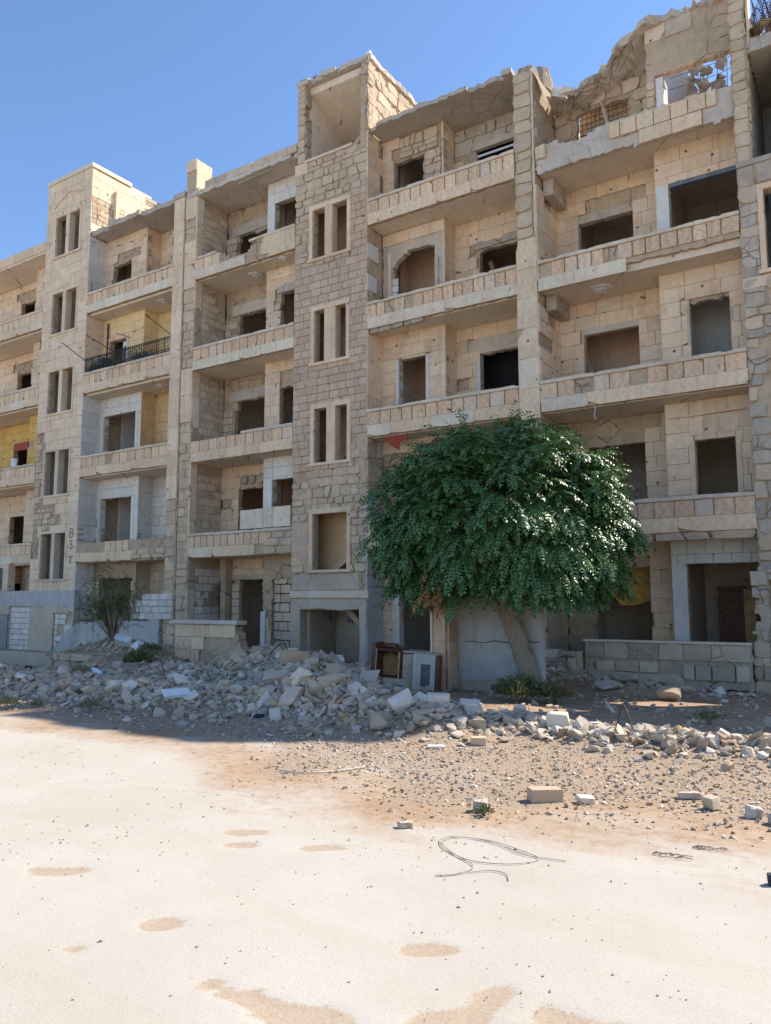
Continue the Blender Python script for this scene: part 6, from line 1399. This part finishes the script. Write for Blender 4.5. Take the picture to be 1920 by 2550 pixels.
for (x, y, lb, r_) in ((-11.6, 7.1, 'dry weed tuft at the left edge of the dust', .18), (-10.3, 7.6, 'dry weed tuft before the shaded berm', .2), (-2.80, 5.68, 'tiny dry weed beside the small concrete lump', .06), (-11.4, 7.45, 'smallest dry weed tuft at the shadow edge', .09), (-2.3, 11.8, 'dry weed tuft on sunlit earth at the right', .2), (-12.9, 9.3, 'green weed growing on the shaded berm', .22)):
    bush('weed', lb, 'weed', x, y, r_, r_*1.1, int(1500*r_), 'weed', .04, 12, .9)
# sapling on the mound
SX, SY = -20.0, 15.5; SZ = gzf(SX, SY)
sap = empty('sapling', (SX, SY, SZ), 'slender feathery sapling growing from the mound before the left ground floor', 'tree')
mb = MB(); tips = []
for i in range(20):
    a = random.uniform(0, 6.28); e = Vector((SX+math.cos(a)*random.uniform(.3, 1.35), SY+math.sin(a)*random.uniform(.2, 1.1), SZ+random.uniform(.8, 2.1)))
    m_ = Vector((SX, SY, SZ)).lerp(e, .5)+Vector((random.uniform(-.1, .1), 0, .2)); mb.tube([(SX, SY, SZ-.05), m_, e], [.035, .016, .004], 5); tips += [m_.lerp(e, t) for t in (0, .25, .5, .75, 1)]
for i in range(4): tips += [Vector((SX+random.uniform(-.1, .1), SY, SZ+.15+.15*i))]*1
mb.build('stem', 'bark', sap)
ps = np.array([tuple(t) for t in tips]*13)+rng.normal(0, .16, (len(tips)*13, 3)); dd = unit(rng.normal(0, 1, ps.shape)+np.array([0, 0, .1]))
quads_obj('foliage', pinnate(ps, dd, rng.uniform(.14, .3, len(ps)), 6, .05, .5, rng, .38), 'leaf_bush', sap)

# ------------------------------------------------------------------ small things on the balconies
def pot(x, y, z, s, label, plant=True):
    t = empty('potted_plant', (x, y, z), label, 'plant', None); n = 12; v = []; f = []
    for i, (r, h_) in enumerate(((.65, 0), (.85, .8), (.95, .8), (.95, 1.0), (.8, 1.0), (.78, .85))):
        for j in range(n): a = 6.283*j/n; v.append((x+r*s*math.cos(a), y+r*s*math.sin(a), z+h_*s*1.7))
    for i in range(5):
        for j in range(n): f.append((i*n+j, i*n+(j+1) % n, (i+1)*n+(j+1) % n, (i+1)*n+j))
    f += [tuple(range(n))[::-1], tuple(5*n+j for j in range(n))]
    ob('pot', v, f, 'white_plastic', t)
    q = np.array([x, y, z+1.8*s])+rng.normal(0, 1, (420, 3))*np.array([1.3, 1.2, 1.0])*s; q[:, 2] = np.maximum(q[:, 2], z+1.4*s)
    quads_obj('foliage', leaf_quads(q, unit(rng.normal(0, 1, (420, 3))+np.array([0, 0, .5])), unit(rng.normal(0, 1, (420, 3))), np.full(420, .11), np.full(420, .055)), 'leaf_bush', t)
zb_ = fl(3)+.30
for (x, lb) in ((-26.35, 'potted plant at the left end of the occupied balcony'), (-25.85, 'potted plant second from the left behind the iron railing'), (-25.4, 'potted plant beside the white door of the occupied balcony'), (-23.7, 'bushy potted plant in the middle of the occupied balcony railing')):
    pot(x, D+.38, zb_+.32, .14, lb)
    MB().box(x-.2, x+.2, D+.2, D+.6, fl(3), zb_+.318).build('plant_stand', 'wood_dark', A)
bk = empty('bucket', (-31.3, D-.0, zr(2)+zo), 'white plastic bucket standing on a balcony parapet at the left edge', 'bucket')
v = []; f = []; n = 16
for (r, h_) in ((.13, 0), (.16, .30), (.175, .30), (.175, .33), (.15, .33), (.12, .05)):
    for j in range(n): a = 6.283*j/n; v.append((-31.3+r*math.cos(a), D+.06+r*.8*math.sin(a), zr(2)+zo+h_))
for i in range(5):
    for j in range(n): f.append((i*n+j, i*n+(j+1) % n, (i+1)*n+(j+1) % n, (i+1)*n+j))
f += [tuple(range(n))[::-1], tuple(5*n+j for j in range(n))]; ob('pail', v, f, 'white_plastic', bk)
MB().tube([(-31.46, D+.06, zr(2)+zo+.3), (-31.4, D-.06, zr(2)+zo+.2), (-31.2, D-.06, zr(2)+zo+.2), (-31.14, D+.06, zr(2)+zo+.3)], .006, 5).build('handle', 'iron', bk)
cl = plate('hanging_cloth', None, 'dark_cloth', F(D-.02), [(-25.75, 11.18), (-25.45, 11.2), (-25.42, 10.98), (-25.55, 10.85), (-25.72, 10.95)], -.01, .01, .003)
tag(cl, 'dark cloth hung over the iron railing of the occupied balcony', 'cloth')
